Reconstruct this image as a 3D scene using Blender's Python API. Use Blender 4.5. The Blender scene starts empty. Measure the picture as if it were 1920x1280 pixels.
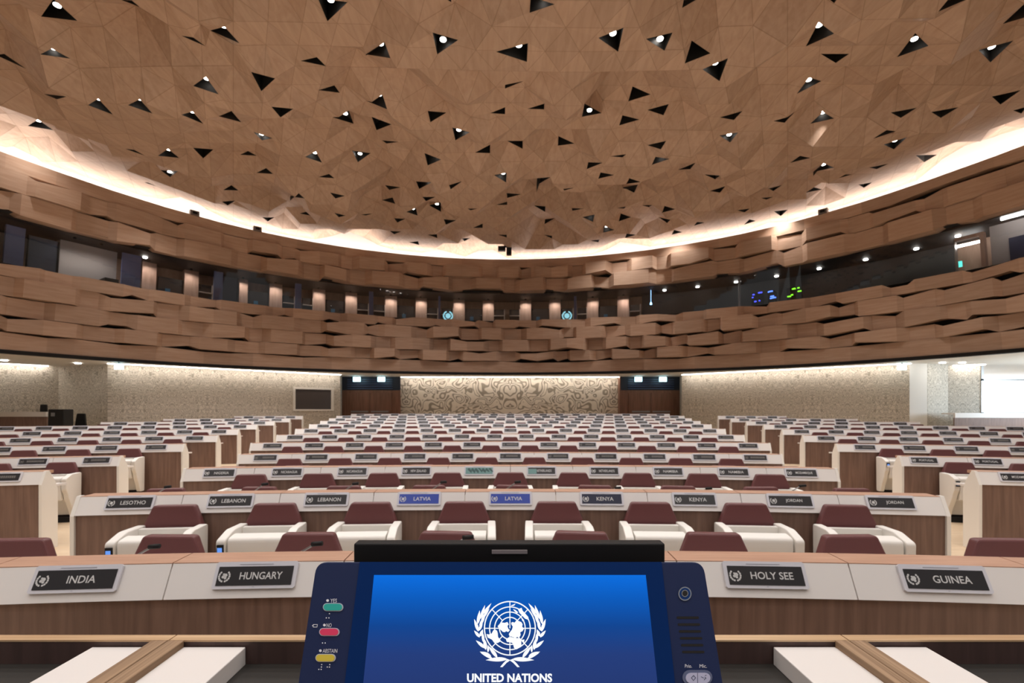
import bpy, math, random
from mathutils import Vector, Matrix, noise
from mathutils.geometry import delaunay_2d_cdt, tessellate_polygon

SC = bpy.context.scene
COL = SC.collection
PI = math.pi
rnd = random.Random(19)
EYE = 1.66            # camera height above the front floor
F, CX, HY = 900.0, 957.0, 768.0   # focal length, principal column, horizon line in a 1920x1280 frame

# ------------------------------------------------------------------ camera, sky, exposure
cam_data = bpy.data.cameras.new('camera')
cam_data.sensor_width = 36.0
cam_data.lens = 36.0 * F / 1920.0
cam_data.shift_x = (960 - CX) / 1920.0
cam_data.shift_y = (HY - 640) / 1920.0
cam_data.clip_start = 0.02
cam_data.clip_end = 200
cam_data.dof.use_dof = True
cam_data.dof.focus_distance = 0.60
cam_data.dof.aperture_fstop = 13.0
cam = bpy.data.objects.new('camera', cam_data)
COL.objects.link(cam)
cam.location = (0, 0, EYE)
cam.rotation_euler = (PI / 2, 0, 0)
SC.camera = cam

world = bpy.data.worlds.new('world')
SC.world = world
world.use_nodes = True
bg = world.node_tree.nodes['Background']
bg.inputs[0].default_value = (1.0, 0.96, 0.93, 1)
bg.inputs[1].default_value = 0.26

SC.view_settings.view_transform = 'Standard'
SC.view_settings.look = 'None'
SC.view_settings.gamma = 1.0
SC.view_settings.use_curve_mapping = False
SC.view_settings.exposure = 0.10
SC.cycles.sample_clamp_indirect = 4.0
SC.cycles.max_bounces = 8
SC.cycles.diffuse_bounces = 4
SC.cycles.transparent_max_bounces = 12
SC.cycles.caustics_reflective = False
SC.cycles.caustics_refractive = False

SPOT_W = 205.0       # power of one downlight
COVE_L = 12.0
GALLERY_L = 19.0

# ------------------------------------------------------------------ helpers
def lin(c):
    out = []
    for v in c[:3]:
        v = v / 255.0
        out.append(v / 12.92 if v <= 0.04045 else ((v + 0.055) / 1.055) ** 2.4)
    return (out[0], out[1], out[2], 1.0)

def mat(name, rgb, rough=0.5, spec=0.5, metal=0.0, emit=None, strength=0.0):
    m = bpy.data.materials.new(name)
    m.use_nodes = True
    b = m.node_tree.nodes['Principled BSDF']
    b.inputs['Base Color'].default_value = lin(rgb)
    b.inputs['Roughness'].default_value = rough
    b.inputs['Specular IOR Level'].default_value = spec
    b.inputs['Metallic'].default_value = metal
    if emit is not None:
        b.inputs['Emission Color'].default_value = lin(emit)
        b.inputs['Emission Strength'].default_value = strength
    return m

def emis(name, rgb, strength):
    m = bpy.data.materials.new(name)
    m.use_nodes = True
    nt = m.node_tree
    nt.nodes.clear()
    e = nt.nodes.new('ShaderNodeEmission')
    e.inputs[0].default_value = lin(rgb)
    e.inputs[1].default_value = strength
    o = nt.nodes.new('ShaderNodeOutputMaterial')
    nt.links.new(e.outputs[0], o.inputs[0])
    return m

def N(nt, kind, **kw):
    n = nt.nodes.new(kind)
    for k, v in kw.items():
        if k.startswith('i_'):
            key = k[2:]
            key = int(key) if key.isdigit() else key
            n.inputs[key].default_value = v
        else:
            setattr(n, k, v)
    return n

def ramp(nt, stops):
    r = nt.nodes.new('ShaderNodeValToRGB')
    el = r.color_ramp.elements
    while len(el) < len(stops):
        el.new(0.5)
    for e, (p, c) in zip(el, stops):
        e.position = p
        e.color = lin(c)
    return r

def wood(name, c0, c1, scale=(30, 30, 2.2), rough=0.5, tone=False, wire=0.0, plane=None):
    """long streaky grain; scale stretches the noise along the grain"""
    m = mat(name, c0, rough, 0.35)
    nt = m.node_tree
    b = nt.nodes['Principled BSDF']
    tc = N(nt, 'ShaderNodeTexCoord')
    mp = N(nt, 'ShaderNodeMapping')
    mp.inputs['Scale'].default_value = scale
    nt.links.new(tc.outputs['Object'], mp.inputs['Vector'])
    n1 = N(nt, 'ShaderNodeTexNoise')
    n1.inputs['Scale'].default_value = 1.0
    n1.inputs['Detail'].default_value = 5
    n1.inputs['Distortion'].default_value = 0.6
    nt.links.new(mp.outputs[0], n1.inputs['Vector'])
    r = ramp(nt, [(0.3, c0), (0.7, c1)])
    nt.links.new(n1.outputs['Fac'], r.inputs[0])
    out = r.outputs[0]
    if tone:
        at = N(nt, 'ShaderNodeAttribute', attribute_name='tone')
        mr = N(nt, 'ShaderNodeMapRange')
        mr.inputs['To Min'].default_value = tone[0]
        mr.inputs['To Max'].default_value = tone[1]
        nt.links.new(at.outputs['Fac'], mr.inputs['Value'])
        mx = N(nt, 'ShaderNodeMix', data_type='RGBA', blend_type='MULTIPLY')
        mx.inputs['Factor'].default_value = 1.0
        nt.links.new(out, mx.inputs['A'])
        nt.links.new(mr.outputs[0], mx.inputs['B'])
        out = mx.outputs['Result']
    if wire:
        sp = N(nt, 'ShaderNodeSeparateXYZ')
        nt.links.new(tc.outputs['Object'], sp.inputs[0])
        prev = None
        for ang in (PI / 2, PI / 6, -PI / 6):
            ax = N(nt, 'ShaderNodeMath', operation='MULTIPLY'); ax.inputs[1].default_value = math.cos(ang)
            nt.links.new(sp.outputs['X'], ax.inputs[0])
            ay = N(nt, 'ShaderNodeMath', operation='MULTIPLY_ADD'); ay.inputs[1].default_value = math.sin(ang)
            nt.links.new(sp.outputs['Y'], ay.inputs[0]); nt.links.new(ax.outputs[0], ay.inputs[2])
            pg = N(nt, 'ShaderNodeMath', operation='PINGPONG'); pg.inputs[1].default_value = 0.75 * math.sqrt(3) / 4
            nt.links.new(ay.outputs[0], pg.inputs[0])
            lt = N(nt, 'ShaderNodeMath', operation='LESS_THAN'); lt.inputs[1].default_value = wire
            nt.links.new(pg.outputs[0], lt.inputs[0])
            if prev is not None:
                mxm = N(nt, 'ShaderNodeMath', operation='MAXIMUM')
                nt.links.new(prev, mxm.inputs[0]); nt.links.new(lt.outputs[0], mxm.inputs[1])
                prev = mxm.outputs[0]
            else:
                prev = lt.outputs[0]
        mx = N(nt, 'ShaderNodeMix', data_type='RGBA', blend_type='MULTIPLY')
        mx.inputs['B'].default_value = (0.72, 0.68, 0.64, 1)
        nt.links.new(prev, mx.inputs['Factor'])
        nt.links.new(out, mx.inputs['A'])
        out = mx.outputs['Result']
    nt.links.new(out, b.inputs['Base Color'])
    return m

def pattern(name, c0, c1, scale, bands, mirror=True, rough=0.8, soft=0.12):
    """labyrinth of curling lines: contour bands of a noise field, mirrored left to right"""
    m = mat(name, c0, rough, 0.2)
    nt = m.node_tree
    b = nt.nodes['Principled BSDF']
    tc = N(nt, 'ShaderNodeTexCoord')
    sep = N(nt, 'ShaderNodeSeparateXYZ')
    nt.links.new(tc.outputs['Object'], sep.inputs[0])
    x = sep.outputs['X']
    if mirror:
        pp = N(nt, 'ShaderNodeMath', operation='PINGPONG')
        pp.inputs[1].default_value = mirror
        ab = N(nt, 'ShaderNodeMath', operation='ABSOLUTE')
        nt.links.new(x, ab.inputs[0])
        nt.links.new(ab.outputs[0], pp.inputs[0])
        x = pp.outputs[0]
    comb = N(nt, 'ShaderNodeCombineXYZ')
    nt.links.new(x, comb.inputs['X'])
    nt.links.new(sep.outputs['Z'], comb.inputs['Z'])
    n1 = N(nt, 'ShaderNodeTexNoise')
    n1.inputs['Scale'].default_value = scale
    n1.inputs['Detail'].default_value = 0.6
    n1.inputs['Distortion'].default_value = 0.9
    nt.links.new(comb.outputs[0], n1.inputs['Vector'])
    mu = N(nt, 'ShaderNodeMath', operation='MULTIPLY')
    mu.inputs[1].default_value = bands
    nt.links.new(n1.outputs['Fac'], mu.inputs[0])
    sn = N(nt, 'ShaderNodeMath', operation='SINE')
    nt.links.new(mu.outputs[0], sn.inputs[0])
    mr = N(nt, 'ShaderNodeMapRange')
    mr.inputs['From Min'].default_value = -0.35 - soft
    mr.inputs['From Max'].default_value = -0.35 + soft
    nt.links.new(sn.outputs[0], mr.inputs['Value'])
    mx = N(nt, 'ShaderNodeMix', data_type='RGBA')
    mx.inputs['A'].default_value = lin(c1)
    mx.inputs['B'].default_value = lin(c0)
    nt.links.new(mr.outputs[0], mx.inputs['Factor'])
    nt.links.new(mx.outputs['Result'], b.inputs['Base Color'])
    return m

def glassmat(name, fac, tint=(1, 1, 1, 1)):
    m = bpy.data.materials.new(name)
    m.use_nodes = True
    nt = m.node_tree
    nt.nodes.clear()
    t = N(nt, 'ShaderNodeBsdfTransparent')
    t.inputs[0].default_value = tint
    g = N(nt, 'ShaderNodeBsdfGlossy')
    g.inputs['Roughness'].default_value = 0.02
    mx = N(nt, 'ShaderNodeMixShader')
    mx.inputs[0].default_value = fac
    o = N(nt, 'ShaderNodeOutputMaterial')
    nt.links.new(t.outputs[0], mx.inputs[1])
    nt.links.new(g.outputs[0], mx.inputs[2])
    nt.links.new(mx.outputs[0], o.inputs[0])
    return m

class MB:
    """collects faces of one part and links them as ONE mesh object"""
    def __init__(self):
        self.v, self.f, self.m = [], [], []
    def add(self, vs, fs, mi=0):
        o = len(self.v)
        self.v += [tuple(p) for p in vs]
        for f in fs:
            self.f.append([i + o for i in f])
            self.m.append(mi)
        return self
    def box(self, x0, x1, y0, y1, z0, z1, mi=0, M=None):
        vs = [Vector((x, y, z)) for z in (z0, z1) for y in (y0, y1) for x in (x0, x1)]
        if M is not None:
            vs = [M @ p for p in vs]
        return self.add(vs, [(0, 2, 3, 1), (4, 5, 7, 6), (0, 1, 5, 4), (2, 6, 7, 3), (0, 4, 6, 2), (1, 3, 7, 5)], mi)
    def prism(self, poly, axis_fn, a, b, mi=0, caps=True):
        """poly of 2-D points, axis_fn(p, t) -> 3-D point"""
        n = len(poly)
        vs = [axis_fn(p, a) for p in poly] + [axis_fn(p, b) for p in poly]
        fs = [(i, (i + 1) % n, n + (i + 1) % n, n + i) for i in range(n)]
        if caps:
            fs += [tuple(range(n - 1, -1, -1)), tuple(range(n, 2 * n))]
        return self.add(vs, fs, mi)
    def tube(self, pts, r, seg=8, mi=0, r2=None):
        pts = [Vector(p) for p in pts]
        rings, up = [], Vector((0.31, 0.17, 0.93))
        n = len(pts)
        for i, p in enumerate(pts):
            d = (pts[min(i + 1, n - 1)] - pts[max(i - 1, 0)]).normalized()
            a = d.cross(up).normalized()
            b = d.cross(a)
            rr = r if r2 is None else r + (r2 - r) * i / (n - 1)
            rings.append([p + rr * (math.cos(2 * PI * k / seg) * a + math.sin(2 * PI * k / seg) * b) for k in range(seg)])
        vs = [q for ring in rings for q in ring]
        fs = []
        for i in range(n - 1):
            for k in range(seg):
                k2 = (k + 1) % seg
                fs.append((i * seg + k, i * seg + k2, (i + 1) * seg + k2, (i + 1) * seg + k))
        fs += [tuple(range(seg - 1, -1, -1)), tuple(range((n - 1) * seg, n * seg))]
        return self.add(vs, fs, mi)
    def build(self, name, mats, parent=None, smooth=False, bevel=0.0, seg=2):
        me = bpy.data.meshes.new(name)
        me.from_pydata(self.v, [], self.f)
        if not isinstance(mats, (list, tuple)):
            mats = [mats]
        for m in mats:
            me.materials.append(m)
        if len(mats) > 1:
            me.polygons.foreach_set('material_index', self.m)
        if smooth:
            me.polygons.foreach_set('use_smooth', [True] * len(me.polygons))
        me.update()
        o = bpy.data.objects.new(name, me)
        COL.objects.link(o)
        if parent is not None:
            o.parent = parent
        if bevel:
            bv = o.modifiers.new('bevel', 'BEVEL')
            bv.width = bevel
            bv.segments = seg
            bv.limit_method = 'ANGLE'
            bv.angle_limit = 0.6
        return o

def empty(name, loc=(0, 0, 0), rz=0.0):
    o = bpy.data.objects.new(name, None)
    o.empty_display_size = 0.1
    COL.objects.link(o)
    o.location = loc
    o.rotation_euler = (0, 0, rz)
    return o

def tag(o, label, cat, group=None):
    o['label'] = label
    o['category'] = cat
    if group:
        o['group'] = group
    return o

def struct(o):
    o['kind'] = 'structure'
    return o

def children(o):
    return [c for c in KIDS.get(o.name, [])]

KIDS = {}
def adopt(o):
    """remember the parts of a prototype so that copies need no scene search"""
    KIDS[o.name] = [c for c in COL.objects if c.parent == o]
    for c in KIDS[o.name]:
        KIDS[c.name] = [g for g in COL.objects if g.parent == c]

def dup(proto, loc, rz):
    r = proto.copy()
    COL.objects.link(r)
    r.location = loc
    r.rotation_euler = (0, 0, rz)
    for c in KIDS[proto.name]:
        cc = c.copy()
        COL.objects.link(cc)
        cc.parent = r
        for g in KIDS[c.name]:
            gg = g.copy()
            COL.objects.link(gg)
            gg.parent = cc
    return r

def text_geo(s, bold=0.0, shear=0.0):
    """flat lettering as (verts, faces), x from 0..w, cap height 1"""
    cu = bpy.data.curves.new('lettering', 'FONT')
    cu.body = s
    cu.offset = bold
    cu.shear = shear
    cu.resolution_u = 3
    ob = bpy.data.objects.new('lettering', cu)
    COL.objects.link(ob)
    dg = bpy.context.evaluated_depsgraph_get()
    me = ob.evaluated_get(dg).to_mesh()
    vs = [v.co.copy() for v in me.vertices]
    fs = [tuple(p.vertices) for p in me.polygons]
    ob.evaluated_get(dg).to_mesh_clear()
    bpy.data.objects.remove(ob)
    bpy.data.curves.remove(cu)
    x0 = min(v.x for v in vs); x1 = max(v.x for v in vs)
    y0 = min(v.y for v in vs); y1 = max(v.y for v in vs)
    vs = [((v.x - x0) / (y1 - y0), (v.y - y0) / (y1 - y0)) for v in vs]
    return vs, fs, (x1 - x0) / (y1 - y0)

ORD = 'zeroth first second third fourth fifth sixth seventh eighth ninth tenth eleventh twelfth thirteenth fourteenth fifteenth sixteenth seventeenth eighteenth nineteenth twentieth twenty-first'.split()

def sstep(a, b, x):
    t = min(1.0, max(0.0, (x - a) / (b - a)))
    return t * t * (3 - 2 * t)

# ------------------------------------------------------------------ materials
M_ceil = wood('ceiling_oak', (196, 168, 147), (180, 151, 129), (9, 1.1, 9), 0.55, tone=(0.90, 1.05), wire=0.006)
M_ring = wood('ring_oak', (194, 163, 140), (179, 146, 122), (1.2, 1.2, 14), 0.5, tone=(0.86, 1.06))
M_walnut = wood('walnut', (138, 110, 97), (114, 89, 77), (26, 26, 1.6), 0.45)
M_top = wood('worktop_wood', (194, 154, 130), (176, 136, 112), (3, 30, 30), 0.45)
M_ply = wood('plywood_edge', (212, 182, 146), (176, 140, 102), (1.4, 60, 160), 0.6)
M_plank = wood('plywood_plank', (178, 148, 118), (122, 96, 72), (150, 1.4, 60), 0.6)
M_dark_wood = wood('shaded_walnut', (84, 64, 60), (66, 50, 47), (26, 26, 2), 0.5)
M_door = wood('door_walnut', (140, 100, 82), (116, 82, 66), (14, 14, 0.8), 0.5)
M_white = mat('white_lacquer', (232, 227, 223), 0.4, 0.4)
M_leather = mat('white_leather', (238, 234, 227), 0.45, 0.4)
M_burg = mat('burgundy_leather', (104, 60, 60), 0.42, 0.45)
M_black = mat('matt_black', (24, 22, 22), 0.6, 0.3)
M_recess = mat('recess_black', (34, 33, 32), 0.6, 0.25)
M_floor = wood('floor_oak', (222, 200, 170), (208, 182, 150), (2, 30, 1), 0.5)
M_plate = mat('plate_frame', (214, 213, 220), 0.4, 0.4)
M_screen_dark = mat('plate_screen', (44, 42, 44), 0.3, 0.4)
M_screen_blue = mat('plate_screen_blue', (40, 52, 110), 0.3, 0.4, emit=(36, 58, 140), strength=0.5)
M_screen_navy = mat('plate_screen_navy', (40, 44, 66), 0.3, 0.4)
M_teal = mat('plate_teal', (120, 158, 156), 0.4, 0.3)
M_letter = mat('plate_letter', (196, 194, 192), 0.5, 0.2, emit=(190, 190, 190), strength=0.12)
M_letter_dim = mat('plate_letter_dim', (120, 116, 112), 0.5, 0.2)
M_spot = emis('spot_white', (255, 246, 236), 14.0)
M_soffit = mat('soffit_white', (236, 232, 226), 0.7, 0.2)
M_steel = mat('steel', (150, 148, 146), 0.35, 0.5, 0.8)
M_ring_back = mat('ring_backing', (26, 24, 23), 0.8, 0.2)
M_lamp_white = emis('lamp_white', (255, 250, 240), 30.0)

# ------------------------------------------------------------------ the ceiling
RC = Vector((-0.19, 8.05))        # centre of the round hall
RR = 17.0
Z_TOP, Z_WT, Z_WB, Z_BOT = 7.83 + EYE, 6.12 + EYE, 4.66 + EYE, 1.92 + EYE
Z_SOFFIT = 1.82 + EYE

def ring_r(phi, z):
    a = abs(math.degrees(phi))
    r = RR * (1 - 0.021 * sstep(40, 68, a))
    lean = 1.15 * (Z_TOP - z) / (Z_TOP - Z_BOT)
    return r + lean * sstep(15, 67, a)

def ring_p(phi, z, off=0.0):
    r = ring_r(phi, z) + off
    return (RC.x + r * math.sin(phi), RC.y + r * math.cos(phi), z)

def ring_phi(px, off=0.0, z=None):
    """angle at which the sight line through picture column px meets the ring (plus off)"""
    z = Z_WB if z is None else z
    s = (px - CX) / F
    lo, hi = 2.0, 60.0
    for _ in range(60):
        d = 0.5 * (lo + hi)
        q = Vector((s * d, d)) - RC
        if q.length < ring_r(math.atan2(q.x, q.y), z) + off:
            lo = d
        else:
            hi = d
    q = Vector((s * lo, lo)) - RC
    return math.atan2(q.x, q.y)

CEIL_Z = 8.32 + EYE
GS = 0.75                          # side of the ceiling triangles
GH = GS * math.sqrt(3) / 2
_grid = {}
def grid_z(i, j):
    """plateaus of level panels joined by sloping bands"""
    k = (i, j)
    if k not in _grid:
        x, y = (i + 0.5 * (j % 2)) * GS, j * GH
        v = 1.75 * noise.noise((x * 0.30, y * 0.34, 3.1)) + 0.9 * noise.noise((x * 0.75, y * 0.75, 8.7))
        low = -0.6 if math.hypot(x - RC.x, y - RC.y) < 14.0 else 0.0
        _grid[k] = CEIL_Z + 0.80 * max(low, min(1.2, round(1.7 * v) / 1.7)) + 0.10 * math.sin(0.4 * x + 1) * math.cos(0.35 * y)
    return _grid[k]
for _j in range(-18, 44):
    for _i in range(-26, 26):
        grid_z(_i, _j)

def ceil_z(x, y):
    j = math.floor(y / GH)
    ty = y / GH - j
    xs = x / GS - 0.5 * (j % 2)
    i = math.floor(xs)
    tx = xs - i
    # row j vertices at xs integer; row j+1 vertices shifted by half
    sh = 0.5 if j % 2 == 0 else -0.5
    def z0(k): return grid_z(k, j)
    def z1(k): return grid_z(k, j + 1)
    if sh > 0:
        # upper vertex k sits at xs = k + .5
        u = tx - 0.5 * ty
        if u < 0:
            # triangle: upper i-1, upper i, lower i
            a = -u
            return (1 - ty) * z0(i) + ty * 0 + (a) * z1(i - 1) + (ty - a) * z1(i)
        if u <= 1 - ty:
            return (1 - ty - u) * z0(i) + u * z0(i + 1) + ty * z1(i)
        a = u - (1 - ty)
        return (1 - ty) * z0(i + 1) + (ty - a) * z1(i) + a * z1(i + 1)
    else:
        # upper vertex k sits at xs = k - .5
        u = tx - 0.5 * ty
        if u < 0:
            a = -u
            return (1 - ty) * z0(i) + a * z1(i) + (ty - a) * z1(i + 1)
        if u <= 1 - ty:
            return (1 - ty - u) * z0(i) + u * z0(i + 1) + ty * z1(i + 1)
        a = u - (1 - ty)
        return (1 - ty) * z0(i + 1) + (ty - a) * z1(i + 1) + a * z1(i + 2)

def on_ceiling(px, py):
    sx, g = (px - CX) / F, (HY - py) / F
    d = 6.0
    while d < 40 and EYE + g * d < ceil_z(sx * d, d):
        d += 0.06
    lo, hi = d - 0.06, d
    for _ in range(14):
        m_ = 0.5 * (lo + hi)
        if EYE + g * m_ < ceil_z(sx * m_, m_):
            lo = m_
        else:
            hi = m_
    return Vector((sx * lo, lo))

# triangular recesses: three corners, then the lamp in those that are lit
NICHE = '''100 -2 77 31 145 39 107 12;225 -1 247 1 262 13;394 57 421 50 449 81 417 55;340 67 362 70 386 87;75 102 97 91 132 110 100 95;-8 103 8 101 49 129;362 161 386 144 410 177 388 150;471 135 516 147 490 171 494 143;82 176 125 181 107 186;165 197 184 185 212 215 186 193;240 197 262 186 286 213 262 192;340 215 361 209 381 232 361 213;410 218 434 208 452 229;52 236 71 224 100 244 71 228;596 -3 652 4 614 40 620 4;564 114 594 107 611 124;686 102 721 79 732 109 715 86;811 61 859 75 820 102 831 80;836 -2 846 -2 846 4;597 169 627 160 637 174;687 189 717 177 726 205 712 184;509 200 550 204 526 220;624 220 654 207 663 232 648 213;697 219 734 233 706 244;802 208 837 211 807 229;919 212 947 201 947 214;947 166 947 159 982 152;930 97 990 81 988 116 974 89;995 -6 1040 8 993 24 1008 0;1122 71 1169 52 1159 97 1149 68;1211 73 1261 61 1246 95 1237 73;1297 76 1332 100 1284 119;1317 130 1365 109 1349 152 1340 126;1282 0 1308 -2 1279 15;1186 162 1220 177 1178 190;1214 206 1254 195 1244 216;1096 194 1128 212 1091 219 1105 203;1167 216 1199 224 1161 235;989 204 1021 194 1020 205;1350 220 1392 208 1376 225;1535 41 1564 63 1511 87 1535 56;1554 -2 1570 -2 1564 6;1539 101 1592 101 1567 118;1716 62 1741 86 1682 107 1715 74;1777 0 1817 -3 1759 22;1835 94 1900 76 1857 117 1858 89;1880 45 1922 6 1938 28;1494 176 1517 145 1540 152 1516 151;1450 227 1491 209 1471 230;1519 232 1543 210 1564 222 1543 214;1670 211 1719 202 1689 221;1746 210 1797 201 1764 221;1860 181 1914 169 1876 196;1900 207 1925 200 1915 213;235 279 252 281 272 292;296 292 315 279 336 296 316 284;362 277 400 280 381 297;450 290 465 283 482 292;301 319 334 321 319 332 321 321;419 356 434 347 447 357;416 378 441 376 427 385;271 342 278 342 295 350;475 247 511 259 491 263 490 253;572 294 592 284 604 305 591 289;660 282 695 287 671 304 675 286;716 263 747 266 725 269;796 287 827 299 802 310 805 292;848 239 881 248 854 263 860 245;891 286 919 271 919 287;951 264 980 264 980 279;481 324 499 315 512 326;597 332 617 326 627 334;722 347 751 351 730 356;780 340 809 342 786 354 790 342;842 347 866 340 845 355;926 328 950 324 949 342 944 328;544 368 560 362 571 372;619 361 647 367 629 372;716 375 736 370 741 382;792 369 816 369 799 377;805 385 826 379 827 397 820 383;762 397 780 390 783 404 774 394;950 362 977 364 951 371;930 384 951 378 951 384;877 391 895 391 882 394;562 400 574 397 582 404;627 399 648 404 635 407;677 402 699 400 686 404;739 409 760 410 745 417;832 411 855 413 836 421;887 427 905 419 905 427;492 407 515 407 502 415;731 433 752 434 739 439;802 440 819 439 820 446;767 454 784 452 786 459;866 447 882 446 871 452;934 440 950 440 950 445;1047 255 1077 269 1046 273;1214 272 1249 264 1239 280;1349 254 1384 248 1369 267 1367 253;1144 293 1174 289 1167 295;1229 294 1255 298 1222 309 1234 296;1103 304 1130 305 1100 317;1272 318 1304 305 1294 317;1126 323 1151 328 1122 335;1007 334 1032 332 1006 347;1321 327 1350 329 1341 336;1180 334 1201 341 1174 345;1168 351 1196 346 1189 361;1331 358 1360 349 1350 361;1056 354 1076 352 1058 357;1001 385 1023 387 1022 397;1072 390 1094 391 1073 395;1246 386 1266 392 1240 399;1092 407 1115 402 1112 416 1106 406;1164 400 1183 407 1160 415;1235 407 1257 412 1251 418;1022 411 1040 409 1021 420;1132 423 1152 431 1131 436 1137 427;1175 438 1192 440 1172 446 1179 440;1264 431 1279 435 1259 440 1267 432;1307 416 1321 417 1301 423;1382 394 1406 391 1396 398;1405 411 1417 414 1395 421;1020 440 1035 442 1035 447;1157 390 1174 387 1170 391;1204 385 1223 384 1217 388;1107 451 1124 449 1122 454;1427 371 1450 369 1437 374;1637 260 1662 244 1680 246;1657 271 1701 257 1676 280 1677 268;1482 305 1500 292 1519 296;1525 322 1544 306 1564 314 1544 309;1717 291 1757 290 1733 304;1630 314 1665 307 1644 317;1572 334 1585 327 1604 325;1435 350 1466 347 1450 358;1511 361 1526 351 1542 355;1610 346 1635 342 1620 352;1816 280 1852 267 1830 281;1451 396 1477 393 1464 405 1463 396'''
niches = []
for s in NICHE.split(';'):
    q = [float(t) for t in s.split()]
    tri = [on_ceiling(q[0], q[1]), on_ceiling(q[2], q[3]), on_ceiling(q[4], q[5])]
    pxc = ((q[0] + q[2] + q[4]) / 3, (q[1] + q[3] + q[5]) / 3)
    lamp = None
    if len(q) == 8:
        lamp = on_ceiling(0.75 * q[6] + 0.25 * pxc[0], 0.75 * q[7] + 0.25 * pxc[1])
    a, b, c = tri
    if (b - a).cross(c - a) < 0:
        tri = [a, c, b]
    niches.append((tri, lamp, pxc))
# added unseen downlights over the podium, put in to light the front rows
for j in range(6):
    for i in range(7):
        x, y = -12.6 + 4.2 * i + 1.0 * (j % 2), -6.5 + 2.6 * j
        if (Vector((x, y)) - RC).length > 15.5:
            continue
        ang = rnd.uniform(0, 2 * PI)
        tri = [Vector((x + 0.38 * math.cos(ang + k * 2 * PI / 3), y + 0.38 * math.sin(ang + k * 2 * PI / 3))) for k in range(3)]
        niches.append((tri, Vector((x, y)), None))

SPOT = bpy.data.lights.new('spot', 'SPOT')
SPOT.energy = SPOT_W
SPOT.spot_size = math.radians(125)
SPOT.spot_blend = 0.9
SPOT.shadow_soft_size = 0.08
SPOT.color = (1.0, 0.98, 0.965)

# surface: the triangle lattice, cut open at every recess
C_OUT = 1.15
pts, edges = [], []
bound = []
nb = 150
for k in range(nb):
    phi = -PI + 2 * PI * k / nb
    p = ring_p(phi, Z_TOP, C_OUT)
    bound.append(len(pts))
    pts.append(Vector((p[0], p[1])))
for k in range(nb):
    edges.append((bound[k], bound[(k + 1) % nb]))
for (i, j) in list(_grid):
    p = Vector(((i + 0.5 * (j % 2)) * GS, j * GH))
    q = p - RC
    if q.length < ring_r(math.atan2(q.x, q.y), Z_TOP) + C_OUT - 0.35:
        pts.append(p)
nst = len(pts)
for tri, lamp, pc in niches:
    o = len(pts)
    pts += tri
    edges += [(o, o + 1), (o + 1, o + 2), (o + 2, o)]
ov, oe, of, vm, em, fm = delaunay_2d_cdt(pts, edges, [], 1, 1e-5)
def inside(p, tri):
    a, b, c = tri
    return (b - a).cross(p - a) > 0 and (c - b).cross(p - b) > 0 and (a - c).cross(p - c) > 0
mb = MB()
mb.v = [(p.x, p.y, ceil_z(p.x, p.y)) for p in ov]
for f in of:
    cpt = sum((ov[i] for i in f), Vector((0, 0))) / len(f)
    if any(abs(cpt.x - t[0].x) < 1.8 and abs(cpt.y - t[0].y) < 1.8 and inside(cpt, t) for t, _, _ in niches):
        continue
    mb.f.append(list(reversed(f)))
    mb.m.append(0)
ceiling = struct(mb.build('ceiling', M_ceil))
at = ceiling.data.attributes.new('tone', 'FLOAT', 'FACE')
at.data.foreach_set('value', [rnd.random() for _ in mb.f])

def place_words(px, py):
    col = ('far left', 'left', 'centre left', 'middle', 'centre right', 'right', 'far right')[min(6, max(0, int(px / 1920 * 7)))]
    row = ('at the top edge', 'in the upper part', 'half way down', 'in the lower part', 'above the bright cove')[0 if py < 50 else 1 if py < 150 else 2 if py < 260 else 3 if py < 370 else 4]
    return col, row
cells = {}
for tri, lamp, pc in niches:
    if pc:
        cells.setdefault((place_words(*pc), lamp is not None), []).append(pc)
def niche_label(pc, lit):
    c = place_words(*pc)
    L = sorted(cells[(c, lit)])
    what = 'lit triangular ceiling downlight' if lit else 'unlit black triangular ceiling recess'
    if len(L) == 1:
        return f'{what}, {c[0]} {c[1]}'
    k = L.index(pc) + 1
    return f'{what}, {c[0]} {c[1]}, {ORD[k]} from left'

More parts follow.
